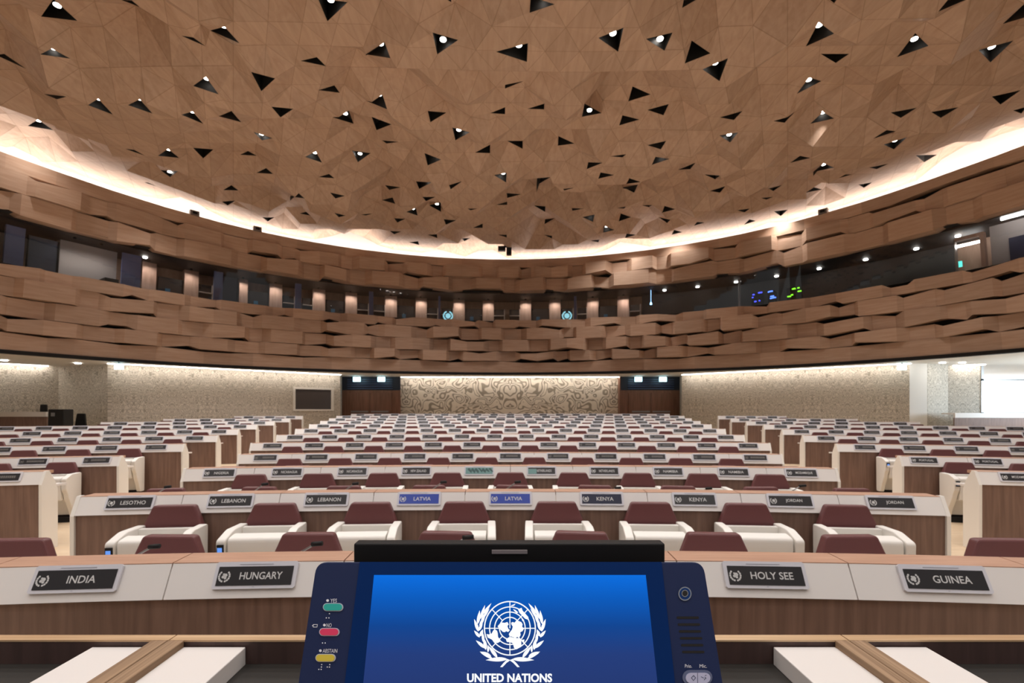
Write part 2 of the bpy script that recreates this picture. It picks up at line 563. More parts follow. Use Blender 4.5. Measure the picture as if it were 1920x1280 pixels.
for tri, lamp, pc in niches:
    z = [ceil_z(p.x, p.y) for p in tri]
    cen = sum(tri, Vector((0, 0))) / 3
    zm = sum(z) / 3
    m = MB()
    lo = [Vector((tri[k].x - cen.x, tri[k].y - cen.y, z[k] - zm)) for k in range(3)]
    hi = [Vector((p.x, p.y, 0.42)) for p in lo]
    m.add(lo + hi, [(0, 1, 4, 3), (1, 2, 5, 4), (2, 0, 3, 5), (3, 4, 5)])
    if lamp is None:
        o = m.build('ceiling_recess', M_recess)
        o.location = (cen.x, cen.y, zm)
        tag(o, niche_label(pc, False), 'ceiling recess', 'unlit triangular ceiling recesses')
        continue
    e = empty('recessed_downlight', (cen.x, cen.y, zm))
    m.build('housing', M_recess, e)
    lp = Vector((lamp.x - cen.x, lamp.y - cen.y))
    lp *= min(1.0, 0.2 / max(lp.length, 1e-6))
    nrm = (lo[1] - lo[0]).cross(lo[2] - lo[0])
    zl = lo[0].z - (nrm.x * (lp.x - lo[0].x) + nrm.y * (lp.y - lo[0].y)) / nrm.z + 0.07
    r = 0.066
    d = MB()
    ring = [(lp.x + r * math.cos(2 * PI * k / 14), lp.y + r * math.sin(2 * PI * k / 14)) for k in range(14)]
    d.prism(ring, lambda p, t: Vector((p[0], p[1], t)), zl, zl + 0.02, caps=True)
    d.build('lamp', M_spot, e)
    s = MB()
    ring = [(lp.x + 1.12 * r * math.cos(2 * PI * k / 14), lp.y + 1.12 * r * math.sin(2 * PI * k / 14)) for k in range(14)]
    s.prism(ring, lambda p, t: Vector((p[0], p[1], t)), zl + 0.02, 0.42, caps=True)
    s.build('lamp_can', M_recess, e)
    lo_ = bpy.data.objects.new('spot', SPOT)
    COL.objects.link(lo_)
    lo_.parent = e
    lo_.location = (lp.x, lp.y, min(z) - zm - 0.06)
    if pc:
        tag(e, niche_label(pc, True), 'ceiling light', 'lit triangular downlights')
    else:
        tag(e, 'added unseen triangular downlight of the oak ceiling, lighting the podium', 'ceiling light', 'added downlights over the podium')

# ------------------------------------------------------------------ the ring wall with its booth windows
PHI1 = math.radians(112)
def courses(zs, seed, flat_top, flat_bot, bulge):
    rg = random.Random(seed)
    mb = MB()
    tones = []
    for ci in range(len(zs) - 1):
        zb, zt = zs[ci], zs[ci + 1]
        plain = (flat_bot and ci == 0) or (flat_top and ci == len(zs) - 2)
        phi = -PHI1
        nodes = []
        off = 0.06
        while phi < PHI1:
            w = rg.choice((0.7, 0.9, 1.1, 1.25, 1.6, 2.0)) / RR
            if plain:
                new = 0.05
                tr = 0.0
            else:
                new = (rg.choice((0.0, 0.0, 0.10)) if off > 0.18 else rg.choice((0.30, 0.38, 0.46, 0.56))) * bulge
                w = (rg.choice((0.5, 0.7, 0.9)) if new < 0.18 else rg.choice((1.0, 1.2, 1.3, 1.7))) / RR
                off = new
                new *= 0.85 - 0.45 * sstep(25, 60, abs(math.degrees(phi)))
                if flat_bot and ci == len(zs) - 2:
                    new *= 0.45
                tr = rg.choice((0.16, 0.22, 0.30)) / RR
            nodes.append((phi, new))
            if w > 1.5 / RR and not plain:
                nodes.append((phi + w * 0.5, new + rg.uniform(-0.05, 0.08)))
            nodes.append((phi + w, new + (0 if plain else rg.uniform(-0.04, 0.04))))
            phi += w + tr
            if plain:
                nodes.pop()
        row = []
        for (p, o) in nodes:
            gt = rg.choice((0, 0, 0.01, 0.02, 0.13)) if not (flat_top and ci == len(zs) - 2) else 0
            gb = rg.choice((0, 0, 0.01, 0.02, 0.13)) if not (flat_bot and ci == 0) else 0
            if plain and gt: gt *= 0.6
            row.append((p, o, zb + gb, zt - gt))
        tn = 0.5
        for a in range(len(row) - 1):
            p0, o0, b0, t0 = row[a]
            p1, o1, b1, t1 = row[a + 1]
            B0, B1 = ring_p(p0, b0, -o0), ring_p(p1, b1, -o1)
            T0, T1 = ring_p(p0, t0, -o0), ring_p(p1, t1, -o1)
            D = 0.28
            mb.add([B0, B1, T1, T0,
                    ring_p(p0, b0, D), ring_p(p1, b1, D), ring_p(p1, t1, D), ring_p(p0, t0, D)],
                   [(0, 1, 2, 3), (0, 4, 5, 1), (3, 2, 6, 7)])
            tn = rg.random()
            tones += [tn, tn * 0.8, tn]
    return mb, tones

def ring_wall(name, zs, seed, ft, fb, bulge):
    mb, tones = courses(zs, seed, ft, fb, bulge)
    o = struct(mb.build(name, M_ring))
    a = o.data.attributes.new('tone', 'FLOAT', 'FACE')
    a.data.foreach_set('value', tones)
    return o
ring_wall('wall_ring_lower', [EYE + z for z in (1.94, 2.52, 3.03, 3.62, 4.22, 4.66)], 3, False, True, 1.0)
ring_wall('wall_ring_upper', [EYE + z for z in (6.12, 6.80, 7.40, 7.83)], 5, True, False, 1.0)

def strip(mb, za, oa, zb, ob, n=90, p0=-PHI1, p1=PHI1, mi=0):
    vs, fs = [], []
    for k in range(n + 1):
        p = p0 + (p1 - p0) * k / n
        vs += [ring_p(p, za, oa), ring_p(p, zb, ob)]
        if k < n:
            fs.append((2 * k, 2 * k + 2, 2 * k + 3, 2 * k + 1))
    mb.add(vs, fs, mi)
mb = MB()
strip(mb, Z_BOT, 0.3, Z_WB, 0.3)
strip(mb, Z_WT, 0.3, Z_TOP - 0.05, 0.3)
strip(mb, Z_TOP - 0.02, -0.05, Z_TOP - 0.02, 0.3)
struct(mb.build('wall_ring_backing', M_ring_back))
mb = MB()
strip(mb, Z_SOFFIT - 0.0, -0.1, Z_BOT + 0.02, -0.1)
strip(mb, Z_SOFFIT - 0.0, -0.1, Z_SOFFIT - 0.0, 0.15)
struct(mb.build('trim_1', M_black))
# cove behind the top edge with its LED strip
mb = MB()
strip(mb, Z_TOP - 0.18, 0.25, Z_TOP - 0.18, C_OUT + 0.1)
strip(mb, Z_TOP - 0.18, 0.3, Z_TOP - 0.02, 0.3)
strip(mb, Z_TOP - 0.18, C_OUT + 0.02, Z_TOP + 1.3, C_OUT + 0.02)
struct(mb.build('trim_2', M_soffit))
mb = MB()
strip(mb, Z_TOP - 0.14, 0.48, Z_TOP - 0.14, 0.82, n=120)
o = mb.build('cove_light', emis('cove_led', (246, 243, 242), COVE_L))
tag(o, 'warm LED cove light along the top of the oak ring wall', 'cove light')

# ------------------------------------------------------------------ interpreters' booths behind the glass
B_OFF = 2.3
B_CEIL = Z_WT + 0.08
mb = MB()
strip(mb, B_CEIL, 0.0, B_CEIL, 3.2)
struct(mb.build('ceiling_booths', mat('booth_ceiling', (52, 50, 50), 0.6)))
mb = MB()
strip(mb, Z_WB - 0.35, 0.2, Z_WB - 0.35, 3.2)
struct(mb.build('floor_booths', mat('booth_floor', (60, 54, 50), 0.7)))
mb = MB()
strip(mb, Z_WB - 0.4, B_OFF + 0.35, B_CEIL + 0.1, B_OFF + 0.35)
struct(mb.build('wall_booths', wood('booth_wall', (170, 138, 118), (150, 118, 98), (8, 8, 1), 0.6)))

M_col = wood('booth_column', (204, 170, 152), (184, 150, 132), (8, 8, 1), 0.6)
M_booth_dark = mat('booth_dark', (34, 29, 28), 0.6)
M_booth_blue = mat('booth_blue', (96, 106, 150), 0.4)
M_booth_grey = mat('booth_grey', (190, 182, 180), 0.7)
M_shelf = mat('booth_shelf_line', (196, 178, 166), 0.6)
M_cyan = emis('booth_monitor', (150, 214, 226), 1.1)

def booth_box(mb, xa, xb, z0, z1, o0, o1, mi=0):
    ref = B_OFF if o0 > B_OFF - 0.3 else o0
    pa, pb = ring_phi(xa, ref), ring_phi(xb, ref)
    n = max(1, int(abs(pb - pa) * RR / 0.8))
    vs, fs = [], []
    for k in range(n + 1):
        p = pa + (pb - pa) * k / n
        vs += [ring_p(p, z0, o0), ring_p(p, z1, o0), ring_p(p, z1, o1), ring_p(p, z0, o1)]
    for k in range(n):
        for j in range(4):
            j2 = (j + 1) % 4
            fs.append((4 * k + j, 4 * k + 4 + j, 4 * k + 4 + j2, 4 * k + j2))
    fs += [(0, 1, 2, 3), (4 * n + 3, 4 * n + 2, 4 * n + 1, 4 * n)]
    mb.add(vs, fs, mi)

BZ0 = Z_WB - 0.34
n_col = 0
cols = [(263, 290), (343, 370), (447, 463), (504, 528), (586, 609), (647, 669), (722, 744), (779, 800), (850, 871), (905, 926), (975, 996), (1030, 1051), (1101, 1122), (1158, 1180)]
BSPOT = bpy.data.lights.new('booth_spot', 'SPOT')
BSPOT.energy = 30
BSPOT.spot_size = math.radians(160)
BSPOT.spot_blend = 0.7
BSPOT.shadow_soft_size = 0.05
BSPOT.color = (1.0, 0.9, 0.8)
for (a, b) in cols:
    n_col += 1
    m = MB()
    booth_box(m, a, b, BZ0, B_CEIL, B_OFF - 0.1, B_OFF + 0.3)
    o = m.build('booth_column', M_col)
    tag(o, f'pale wood column behind the booth windows, {ORD[n_col]} from the left', 'column', 'pale columns of the interpreters booths')
    p = ring_phi((a + b) / 2, B_OFF - 0.45)
    q = ring_p(p, B_CEIL, B_OFF - 0.42)
    d = MB()
    d.prism([(0.05 * math.cos(k * PI / 6), 0.05 * math.sin(k * PI / 6)) for k in range(12)], lambda s, t: Vector((s[0], s[1], t)), -0.05, 0)
    o = d.build('booth_downlight', M_black)
    o.location = q
    lo_ = bpy.data.objects.new('spot', BSPOT)
    COL.objects.link(lo_)
    lo_.parent = o
    lo_.location = (0, 0, -0.07)
    tag(o, f'small downlight in front of the {ORD[n_col]} pale booth column from the left', 'ceiling light', 'downlights washing the booth columns')
n_door = 0
for (a, b) in [(295, 343), (464, 504), (610, 647), (744, 779), (872, 905), (996, 1030), (1122, 1158)]:
    n_door += 1
    e = empty('booth_door', ring_p(ring_phi((a + b) / 2, B_OFF), BZ0, B_OFF))
    m = MB()
    booth_box(m, a + 0.5, b - 0.5, BZ0, Z_WB + 1.08, B_OFF + 0.02, B_OFF + 0.1)
    m.v = [tuple(Vector(v) - e.location) for v in m.v]
    m.build('door_leaf', M_booth_dark, e)
    m = MB()
    c = a + (b - a) * 0.28
    booth_box(m, c, c + (b - a) * 0.2, BZ0 + 0.3, Z_WB + 0.62, B_OFF - 0.02, B_OFF + 0.02)
    m.v = [tuple(Vector(v) - e.location) for v in m.v]
    m.build('vision_panel', mat('door_glass', (60, 104, 132), 0.2), e)
    tag(e, f'dark booth door between pale columns, {ORD[n_door]} from the left', 'door', 'dark doors of the interpreters booths')
n_s = 0
for (a, b) in [(371, 396), (530, 551), (567, 585), (670, 690), (701, 721), (801, 820), (828, 849), (926, 945), (955, 974), (1052, 1074), (1083, 1100), (1181, 1200)]:
    n_s += 1
    e = empty('booth_shelf', ring_p(ring_phi((a + b) / 2, B_OFF), BZ0, B_OFF))
    m = MB()
    booth_box(m, a, b, BZ0, Z_WB + 1.05, B_OFF + 0.04, B_OFF + 0.12)
    m.v = [tuple(Vector(v) - e.location) for v in m.v]
    m.build('back', M_booth_dark, e)
    m = MB()
    booth_box(m, a, b, Z_WB + 0.66, Z_WB + 0.70, B_OFF - 0.1, B_OFF + 0.04)
    booth_box(m, b, b + 1.6, BZ0, Z_WB + 1.05, B_OFF - 0.1, B_OFF + 0.04)
    m.v = [tuple(Vector(v) - e.location) for v in m.v]
    m.build('board', M_shelf, e)
    tag(e, f'dark shelf niche behind the booth windows, {ORD[n_s]} from the left', 'shelf', 'shelf niches of the interpreters booths')
n_s = 0
for (a, b) in [(5, 42), (226, 262), (400, 417), (553, 565), (692, 700), (822, 826), (1076, 1081)]:
    n_s += 1
    m = MB()
    booth_box(m, a, b, BZ0, B_CEIL - 0.1, B_OFF - 1.2, B_OFF - 1.1)
    o = m.build('booth_divider', M_booth_blue)
    tag(o, f'bluish glass divider between two booths, {ORD[n_s]} from the left', 'partition', 'bluish booth dividers')
n_s = 0
for (a, b) in [(50, 107), (418, 445)]:
    n_s += 1
    e = empty('booth_door_leaf', ring_p(ring_phi((a + b) / 2, B_OFF - 0.9), BZ0, B_OFF - 0.9))
    m = MB()
    booth_box(m, a, b, BZ0, B_CEIL - 0.2, B_OFF - 0.95, B_OFF - 0.9)
    m.v = [tuple(Vector(v) - e.location) for v in m.v]
    m.build('panel', mat('booth_navy', (44, 44, 58), 0.25), e)
    m = MB()
    booth_box(m, a - 1.5, a, BZ0, B_CEIL - 0.2, B_OFF - 1.0, B_OFF - 0.88)
    booth_box(m, b - 1.0, b + 1.0, BZ0, B_CEIL - 0.2, B_OFF - 1.0, B_OFF - 0.88)
    m.v = [tuple(Vector(v) - e.location) for v in m.v]
    m.build('frame', M_black, e)
    tag(e, f'dark navy booth door with black frame, {("far left", "between the left columns")[n_s - 1]}', 'door')
m = MB()
booth_box(m, 108, 216, BZ0, B_CEIL, B_OFF - 0.6, B_OFF + 0.2)
tag(m.build('booth_wall_panel', M_booth_grey), 'plain grey wall panel of the large left booth', 'wall panel')
for (px_, lab) in ((135, 'added black downlight brightening the grey booth wall, left one'), (185, 'added black downlight brightening the grey booth wall, right one')):  # extra downlights added to brighten the grey wall
    q = ring_p(ring_phi(px_, B_OFF - 1.3), B_CEIL, B_OFF - 1.3)
    d = MB()
    d.prism([(0.05 * math.cos(k * PI / 6), 0.05 * math.sin(k * PI / 6)) for k in range(12)], lambda s, t: Vector((s[0], s[1], t)), -0.05, 0)
    o = d.build('booth_downlight', M_black)
    o.location = q
    lo_ = bpy.data.objects.new('spot', BSPOT)
    COL.objects.link(lo_)
    lo_.parent = o
    lo_.location = (0, 0, -0.07)
    tag(o, lab, 'ceiling light')
m = MB()
booth_box(m, 196, 222, BZ0, Z_WB + 0.28, 0.6, 1.3)
tag(m.build('booth_desk', M_booth_dark), 'dark desk behind the window of the large left booth', 'desk')
for (cx, w) in ((840, 'left'), (1063, 'right')):
    ph = ring_phi(cx, 1.2)
    q = Vector(ring_p(ph, Z_WB + 0.42, 1.2))
    m = MB()
    M4 = Matrix.Translation(q) @ Matrix.Rotation(-ph, 4, 'Z')
    ro, ri = 0.27, 0.2
    for k in range(20):
        if k in (4, 5):
            continue
        a0, a1 = 2 * PI * k / 20, 2 * PI * (k + 1) / 20
        vs = []
        for y in (-0.02, 0.02):
            for (r, a) in ((ro, a0), (ro, a1), (ri, a1), (ri, a0)):
                vs.append(M4 @ Vector((r * math.cos(a), y, r * math.sin(a))))
        m.add(vs, [(0, 1, 2, 3), (7, 6, 5, 4), (0, 4, 5, 1), (3, 2, 6, 7)])
    m.prism([(0.14 * math.cos(k * PI / 8) * (1 + 0.15 * math.sin(3 * k)), 0.14 * math.sin(k * PI / 8)) for k in range(16)], lambda s, t: M4 @ Vector((s[0], t, s[1])), -0.02, 0.02)
    o = m.build('lit_emblem', M_cyan)
    tag(o, f'round pale cyan lit emblem behind the booth windows, {w} of two', 'emblem')
    m = MB()
    m.tube([M4 @ Vector((0, 0.03, -0.24)), M4 @ Vector((0, 0.03, -0.76))], 0.02)
    m.build('stand', M_black, o)

# right-hand control room
m = MB()
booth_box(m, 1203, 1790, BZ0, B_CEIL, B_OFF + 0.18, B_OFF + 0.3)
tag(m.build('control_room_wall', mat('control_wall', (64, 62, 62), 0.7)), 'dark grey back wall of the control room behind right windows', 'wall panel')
m = MB()
booth_box(m, 1862, 1990, BZ0, B_CEIL, B_OFF - 0.9, B_OFF - 0.8)
tag(m.build('control_room_end_wall', M_booth_grey), 'light grey wall at the right end of the windows', 'wall panel')
e = empty('booth_doorway', ring_p(ring_phi(1822, B_OFF - 0.8), BZ0, B_OFF - 0.8))
for nm, (a, b, z0, z1), mm in (('jamb', (1793, 1795, BZ0, B_CEIL - 0.12), M_steel), ('jamb', (1842, 1850, BZ0, B_CEIL - 0.22), M_col), ('lintel', (1795, 1850, B_CEIL - 0.22, B_CEIL - 0.12), M_col)):
    m = MB()
    booth_box(m, a, b, z0, z1, B_OFF - 1.0, B_OFF - 0.8)
    m.v = [tuple(Vector(v) - e.location) for v in m.v]
    m.build(nm, mm, e)
tag(e, 'wood framed doorway at the right end of the windows', 'doorway')
M_tube = emis('tube_lamp', (255, 250, 244), 22.0)
for (a, b, o_, dz, lab) in ((1885, 1935, 0.7, 0.05, 'white linear lamp at the right edge of the booth windows'), (1796, 1842, 2.0, 0.24, 'white linear lamp seen through the doorway of the booths')):
    m = MB()
    pa, pb = ring_p(ring_phi(a, o_), B_CEIL - dz, o_), ring_p(ring_phi(b, o_), B_CEIL - dz, o_)
    m.tube([pa, pb], 0.045)
    tag(m.build('linear_lamp', M_tube), lab, 'ceiling light')
m = MB()
booth_box(m, 1795, 1806, Z_WB + 0.55, Z_WB + 0.75, 1.9, 1.95)
tag(m.build('exit_sign', emis('exit_green', (96, 220, 204), 1.6)), 'small green lit sign seen through the booth doorway', 'sign')
m = MB()
booth_box(m, 1896, 1940, BZ0, Z_WB + 1.0, B_OFF - 1.0, B_OFF - 0.9)
tag(m.build('booth_window', mat('booth_navy2', (52, 58, 88), 0.2)), 'dark blue window in the light grey booth wall', 'window')
spots = [(272, 483), (1191, 561), (1246, 544.5), (1239.5, 557), (1308, 538), (1380, 529), (1403, 540), (1456, 518), (1477, 530.5), (1536, 504), (1623, 487), (1718, 467), (1796, 443)]
for k, (px, py) in enumerate(spots):
    d = (B_CEIL - 0.03 - EYE) * F / (HY - py)
    q = Vector(((px - CX) / F * d, d))
    m = MB()
    m.prism([(0.075 * math.cos(t * PI / 6), 0.075 * math.sin(t * PI / 6)) for t in range(12)], lambda s, t: Vector((q.x + s[0], q.y + s[1], t)), B_CEIL - 0.04, B_CEIL + 0.0)
    tag(m.build('booth_spotlight', M_lamp_white), 'bright spot lamp above the left booth' if k == 0 else f'bright spot lamp of the control room ceiling, {ORD[k]} from the left', 'ceiling light', 'spot lamps of the control room')
m = MB()
pp = ring_p(ring_phi(1382, 0.5), 0, 0.5)
m.tube([(pp[0], pp[1], BZ0), (pp[0], pp[1], B_CEIL)], 0.05)
tag(m.build('steel_post', M_steel), 'slim pale steel post behind the right booth windows', 'post')
rk = [(1410, 1428, (70, 80, 255), 'equipment rack with blue lights behind the right windows'), (1440, 1452, (90, 130, 255), 'low equipment rack with pale blue lights'), (1476, 1500, (120, 220, 40), 'equipment rack with green lights behind the right windows')]
for (a, b, c, lab) in rk:
    e = empty('equipment_rack', ring_p(ring_phi((a + b) / 2, 1.0), BZ0, 1.0))
    m = MB()
    booth_box(m, a, b, BZ0, Z_WB + 0.75, 1.0, 1.5)
    m.v = [tuple(Vector(v) - e.location) for v in m.v]
    m.build('cabinet', M_black, e)
    for k in range(6):
        m = MB()
        x = rnd.uniform(a, b - 3)
        z = rnd.uniform(Z_WB + 0.2, Z_WB + 0.7)
        booth_box(m, x, x + rnd.choice((2.5, 4, 7)), z, z + 0.05, 0.97, 1.0)
        m.v = [tuple(Vector(v) - e.location) for v in m.v]
        m.build('indicator_light', emis('rack_led', c, 2.5), e)
    tag(e, lab, 'equipment rack')
# a pendant lamp in the dark room
m = MB()
q = ring_p(ring_phi(1220, 1.3), 0, 1.3)
for k in range(1):
    m.tube([(q[0], q[1], Z_WB + 0.8), (q[0], q[1], Z_WB + 0.92)], 0.06, 10, 0, 0.03)
    m.tube([(q[0], q[1], Z_WB + 0.92), (q[0], q[1], B_CEIL)], 0.008, 6)
tag(m.build('pendant_lamp', emis('pendant', (150, 200, 255), 5.0)), 'blue white pendant lamp in the dark control room', 'lamp')

# glazing
M_glass = glassmat('booth_glass', 0.075, (0.86, 0.88, 0.90, 1))
mull = [-40, 108, 290, 445, 586, 700, 825, 950, 1076, 1200, 1363, 1525, 1610, 1793, 1960]
for k in range(len(mull) - 1):
    m = MB()
    a, b = ring_phi(mull[k], 0.12), ring_phi(mull[k + 1], 0.12)
    strip(m, Z_WB - 0.02, 0.12, Z_WT + 0.02, 0.12, n=8, p0=a, p1=b)
    struct(m.build(f'window_{k + 1}', M_glass))
m = MB()
strip(m, Z_WB - 0.03, 0.0, Z_WB - 0.03, 0.3)
struct(m.build('trim_3', M_steel))

# ------------------------------------------------------------------ gallery under the ring: soffit, walls
def pl(px, d):
    return ((px - CX) / F * d, d)
mb = MB()
vs, fs = [], []
n = 80
for k in range(n + 1):
    p = -PHI1 + 2 * PHI1 * k / n
    vs += [ring_p(p, Z_SOFFIT + 0.03, -0.08), ring_p(p, Z_SOFFIT + 0.03, 16)]
    if k < n:
        fs.append((2 * k, 2 * k + 1, 2 * k + 3, 2 * k + 2))
mb.add(vs, fs)
struct(mb.build('ceiling_gallery', M_soffit))

M_pat = pattern('labyrinth_wall', (226, 216, 202), (152, 141, 127), 1.35, 56, mirror=5.9, soft=0.3)
M_pat2 = pattern('mottled_wall', (218, 210, 198), (158, 150, 138), 6.0, 50, mirror=1.3, soft=0.7)
WTOP = Z_SOFFIT + 0.03
def wall(name, p0, p1, z0, z1, m, th=0.12):
    a, b = Vector((p0[0], p0[1], 0)), Vector((p1[0], p1[1], 0))
    L = (b - a).length
    ang = math.atan2(b.y - a.y, b.x - a.x)
    q = MB().box(-L / 2, L / 2, 0, th, z0, z1)
    o = q.build(name, m)
    o.location = (a + b) / 2
    o.rotation_euler = (0, 0, ang)
    return o
D_C = 27.3
struct(wall('wall_back', pl(750, D_C), pl(1163, D_C), 0, WTOP, M_pat))
struct(wall('wall_left', (-16.2, 19.3), (-9.05, 25.5), 0, WTOP, M_pat2))
struct(wall('wall_right', (9.1, 25.5), (16.05, 19.3), 0, WTOP, M_pat2))
struct(wall('wall_left_return', (-9.05, 25.5), (-9.4, 26.8), 0, WTOP, M_pat2))
struct(wall('wall_right_return', (9.45, 26.8), (9.1, 25.5), 0, WTOP, M_pat2))
struct(wall('wall_left_corner', (-19.3, 20.5), (-16.65, 19.9), 0, WTOP, M_pat2))
struct(wall('wall_left_end', (-22.5, 17.2), (-19.3, 20.5), 0, WTOP, M_pat2))
struct(wall('wall_left_edge', (-16.65, 19.9), (-16.2, 19.3), 0, WTOP, M_pat2))
struct(wall('wall_right_pier', (16.05, 19.3), (16.72, 19.25), 0, WTOP, M_soffit))
struct(wall('wall_right_corner', (16.78, 19.3), (18.05, 19.8), 0, WTOP, M_pat2))
struct(wall('wall_right_end', (18.3, 20.2), (19.35, 19.75), 0, WTOP, M_pat2))
struct(wall('wall_right_sill', (19.35, 19.75), (23, 19.75), 0, 1.48, M_soffit))
# big daylight window on the right
for k, (a, b, c, d_) in enumerate([(19.35, 23, 1.46, 1.56), (19.35, 19.45, 1.5, WTOP), (19.35, 23, 2.86, 2.93)]):
    q = MB().box(a, b, 19.72, 19.8, c, d_)
    struct(q.build(f'trim_{k + 4}', M_steel))
q = MB().box(19.4, 23, 19.76, 19.77, 1.5, WTOP)
struct(q.build('window_20', glassmat('window_glass', 0.05)))
q = MB().box(18.5, 30, 26, 26.1, -1, 6)
o = q.build('daylight_backdrop', emis('daylight', (236, 246, 255), 2.6))  # glowing sheet added behind the glass as the bright outdoors
struct(o)
dl = bpy.data.lights.new('daylight', 'AREA')
dl.shape = 'RECTANGLE'
dl.size, dl.size_y = 3.0, 1.6
dl.energy = 330
dl.color = (0.68, 0.85, 1.0)
do = bpy.data.objects.new('daylight', dl)
COL.objects.link(do)
do.location = (22.4, 15.2, 2.2)       # added lamp that lights the pier, standing in for an unseen side window
do.rotation_euler = (Vector((17.1, 19.5, 1.7)) - Vector(do.location)).to_track_quat('-Z', 'Y').to_euler()

# LED line that washes the tops of the walls
M_led = emis('gallery_led', (255, 246, 234), GALLERY_L)
led = [((-8.9, 25.2), (-16.0, 19.05), 'warm light line above the left patterned wall'), ((9.0, 25.2), (15.9, 19.05), 'warm light line above the right patterned wall'),
       (pl(752, D_C - 0.35), pl(1161, D_C - 0.35), 'warm light line above the labyrinth wall'), ((-22.3, 16.9), (-19.4, 20.15), 'warm light line above the far left wall'), ((18.4, 19.95), (19.3, 19.5), 'short warm light line beside the daylight window')]
for (a, b, lab) in led:
    A, B = Vector(a), Vector(b)
    nrm = (B - A).normalized()
    nrm = Vector((-nrm.y, nrm.x)) * 0.03
    q = MB()
    vs = []
    for z in (Z_SOFFIT, Z_SOFFIT + 0.025):
        for s in (A - nrm, A + nrm, B + nrm, B - nrm):
            vs.append((s.x, s.y, z))
    q.add(vs, [(3, 2, 1, 0), (4, 5, 6, 7), (0, 1, 5, 4), (1, 2, 6, 5), (2, 3, 7, 6), (3, 0, 4, 7)])
    tag(q.build('light_line', M_led), lab, 'ceiling light')
for k, (px, py) in enumerate([(146, 681.5), (8, 676), (1767, 680.5), (1804, 680.5)]):
    d = (Z_SOFFIT - EYE) * F / (HY - py)
    x = (px - CX) / F * d
    q = MB().prism([(x + 0.1 * math.cos(t * PI / 6), d + 0.1 * math.sin(t * PI / 6)) for t in range(12)], lambda s, t: Vector((s[0], s[1], t)), Z_SOFFIT, Z_SOFFIT + 0.03)
    tag(q.build('gallery_downlight', M_lamp_white), ('round downlight above the left gallery corner', 'bright downlight at the left edge of the gallery ceiling', 'round downlight right of the pale pier', 'round downlight next to the daylight window')[k], 'ceiling light')

# door bays either side of the labyrinth wall
for side, (xa, xb) in (('left', (637, 750)), ('right', (1163, 1278))):
    dn = 1 if side == 'left' else 2
    D = 26.75
    a, b = pl(xa, D)[0], pl(xb, D)[0]
    e = struct(empty(f'door_{dn}', ((a + b) / 2, D, 0)))
    w = (b - a) / 2
    MB().box(-w, w, 0.05, 0.15, 0, 2.75).build('door_surround', M_door, e)
    for s in (-1, 1):
        l = MB().box(min(0.01 * s, s * w * 0.72), max(0.01 * s, s * w * 0.72), 0.0, 0.05, 0, 2.6).build('door_leaf', M_door, e)
        MB().box(min(0.08 * s, s * w * 0.62), max(0.08 * s, s * w * 0.62), -0.07, -0.02, 1.52, 1.60).build('push_bar', M_steel, l)
    lv = MB().box(-w, w, 0.05, 0.12, 2.75, WTOP)
    lv.build('louvre_panel', mat('louvre_dark', (36, 42, 56), 0.5), e)
    sl = MB()
    for k in range(5):
        z = 2.82 + 0.125 * k
        sl.box(-w * 0.75, w * 0.75, -0.02, 0.05, z, z + 0.05)
    sl.build('louvre_slats', mat('louvre_slat', (58, 72, 104), 0.35), e)
    m = MB().box(-w - 0.02, -w + 0.02, 0, 0.5, 0, WTOP)
    m.build('reveal', M_door, e)
es = [(669, 708, 26.2, 'left of the pair over the left doors'), (715, 708, 26.2, 'right of the pair over the left doors'), (1197, 707, 26.2, 'left of the pair over the right doors'), (1243, 706.5, 26.2, 'right of the pair over the right doors'), (223, 686.5, 18.6, 'at the left corner of the gallery'), (1691, 684.5, 18.9, 'at the right corner of the gallery')]
M_sign = emis('sign_cyan', (198, 246, 255), 3.2)
for (px, py, d, lab) in es:
    x = (px - CX) / F * d
    h = 0.32 if d > 20 else 0.26
    e = empty('exit_sign', (x, d, Z_SOFFIT + 0.03))
    q = MB().box(-h * 0.62, h * 0.62, -0.03, 0.03, -0.14 - h * 0.55, -0.06)
    q.build('lit_face', M_sign, e)
    MB().box(-0.02, 0.02, -0.02, 0.02, -0.06, 0).build('bracket', M_steel, e)
    tag(e, f'small bright cyan exit sign, {lab}', 'exit sign', 'lit signs under the gallery ceiling')

# framed dark opening in the left wall
A, B = Vector((-16.2, 19.3)), Vector((-9.05, 25.5))
def on_left_wall(px):
    s = (px - CX) / F
    d = (B - A)
    # A + t d on the ray (s*y, y)
    t = (s * A.y - A.x) / (d.x - s * d.y)
    return A + t * d
pa, pb = on_left_wall(553), on_left_wall(620)
ang = math.atan2(B.y - A.y, B.x - A.x)
e = empty('wall_screen', ((pa.x + pb.x) / 2, (pa.y + pb.y) / 2, EYE), ang)
hw = (pb - pa).length / 2
dm = (pa.y + pb.y) / 2
zt, zb = (HY - 730) / F * dm, (HY - 767) / F * dm
MB().box(-hw, hw, -0.05, 0.0, zb, zt).build('display', mat('dark_display', (74, 66, 62), 0.25), e)
fr = MB()
fr.box(-hw - 0.09, hw + 0.14, -0.09, 0.0, zt, zt + 0.1).box(-hw - 0.09, hw + 0.14, -0.09, 0.0, zb - 0.08, zb)
fr.box(-hw - 0.09, -hw, -0.09, 0.0, zb, zt).box(hw, hw + 0.14, -0.09, 0.0, zb, zt)
fr.build('frame', M_soffit, e)
tag(e, 'dark screen in a pale frame on the left patterned wall', 'screen')

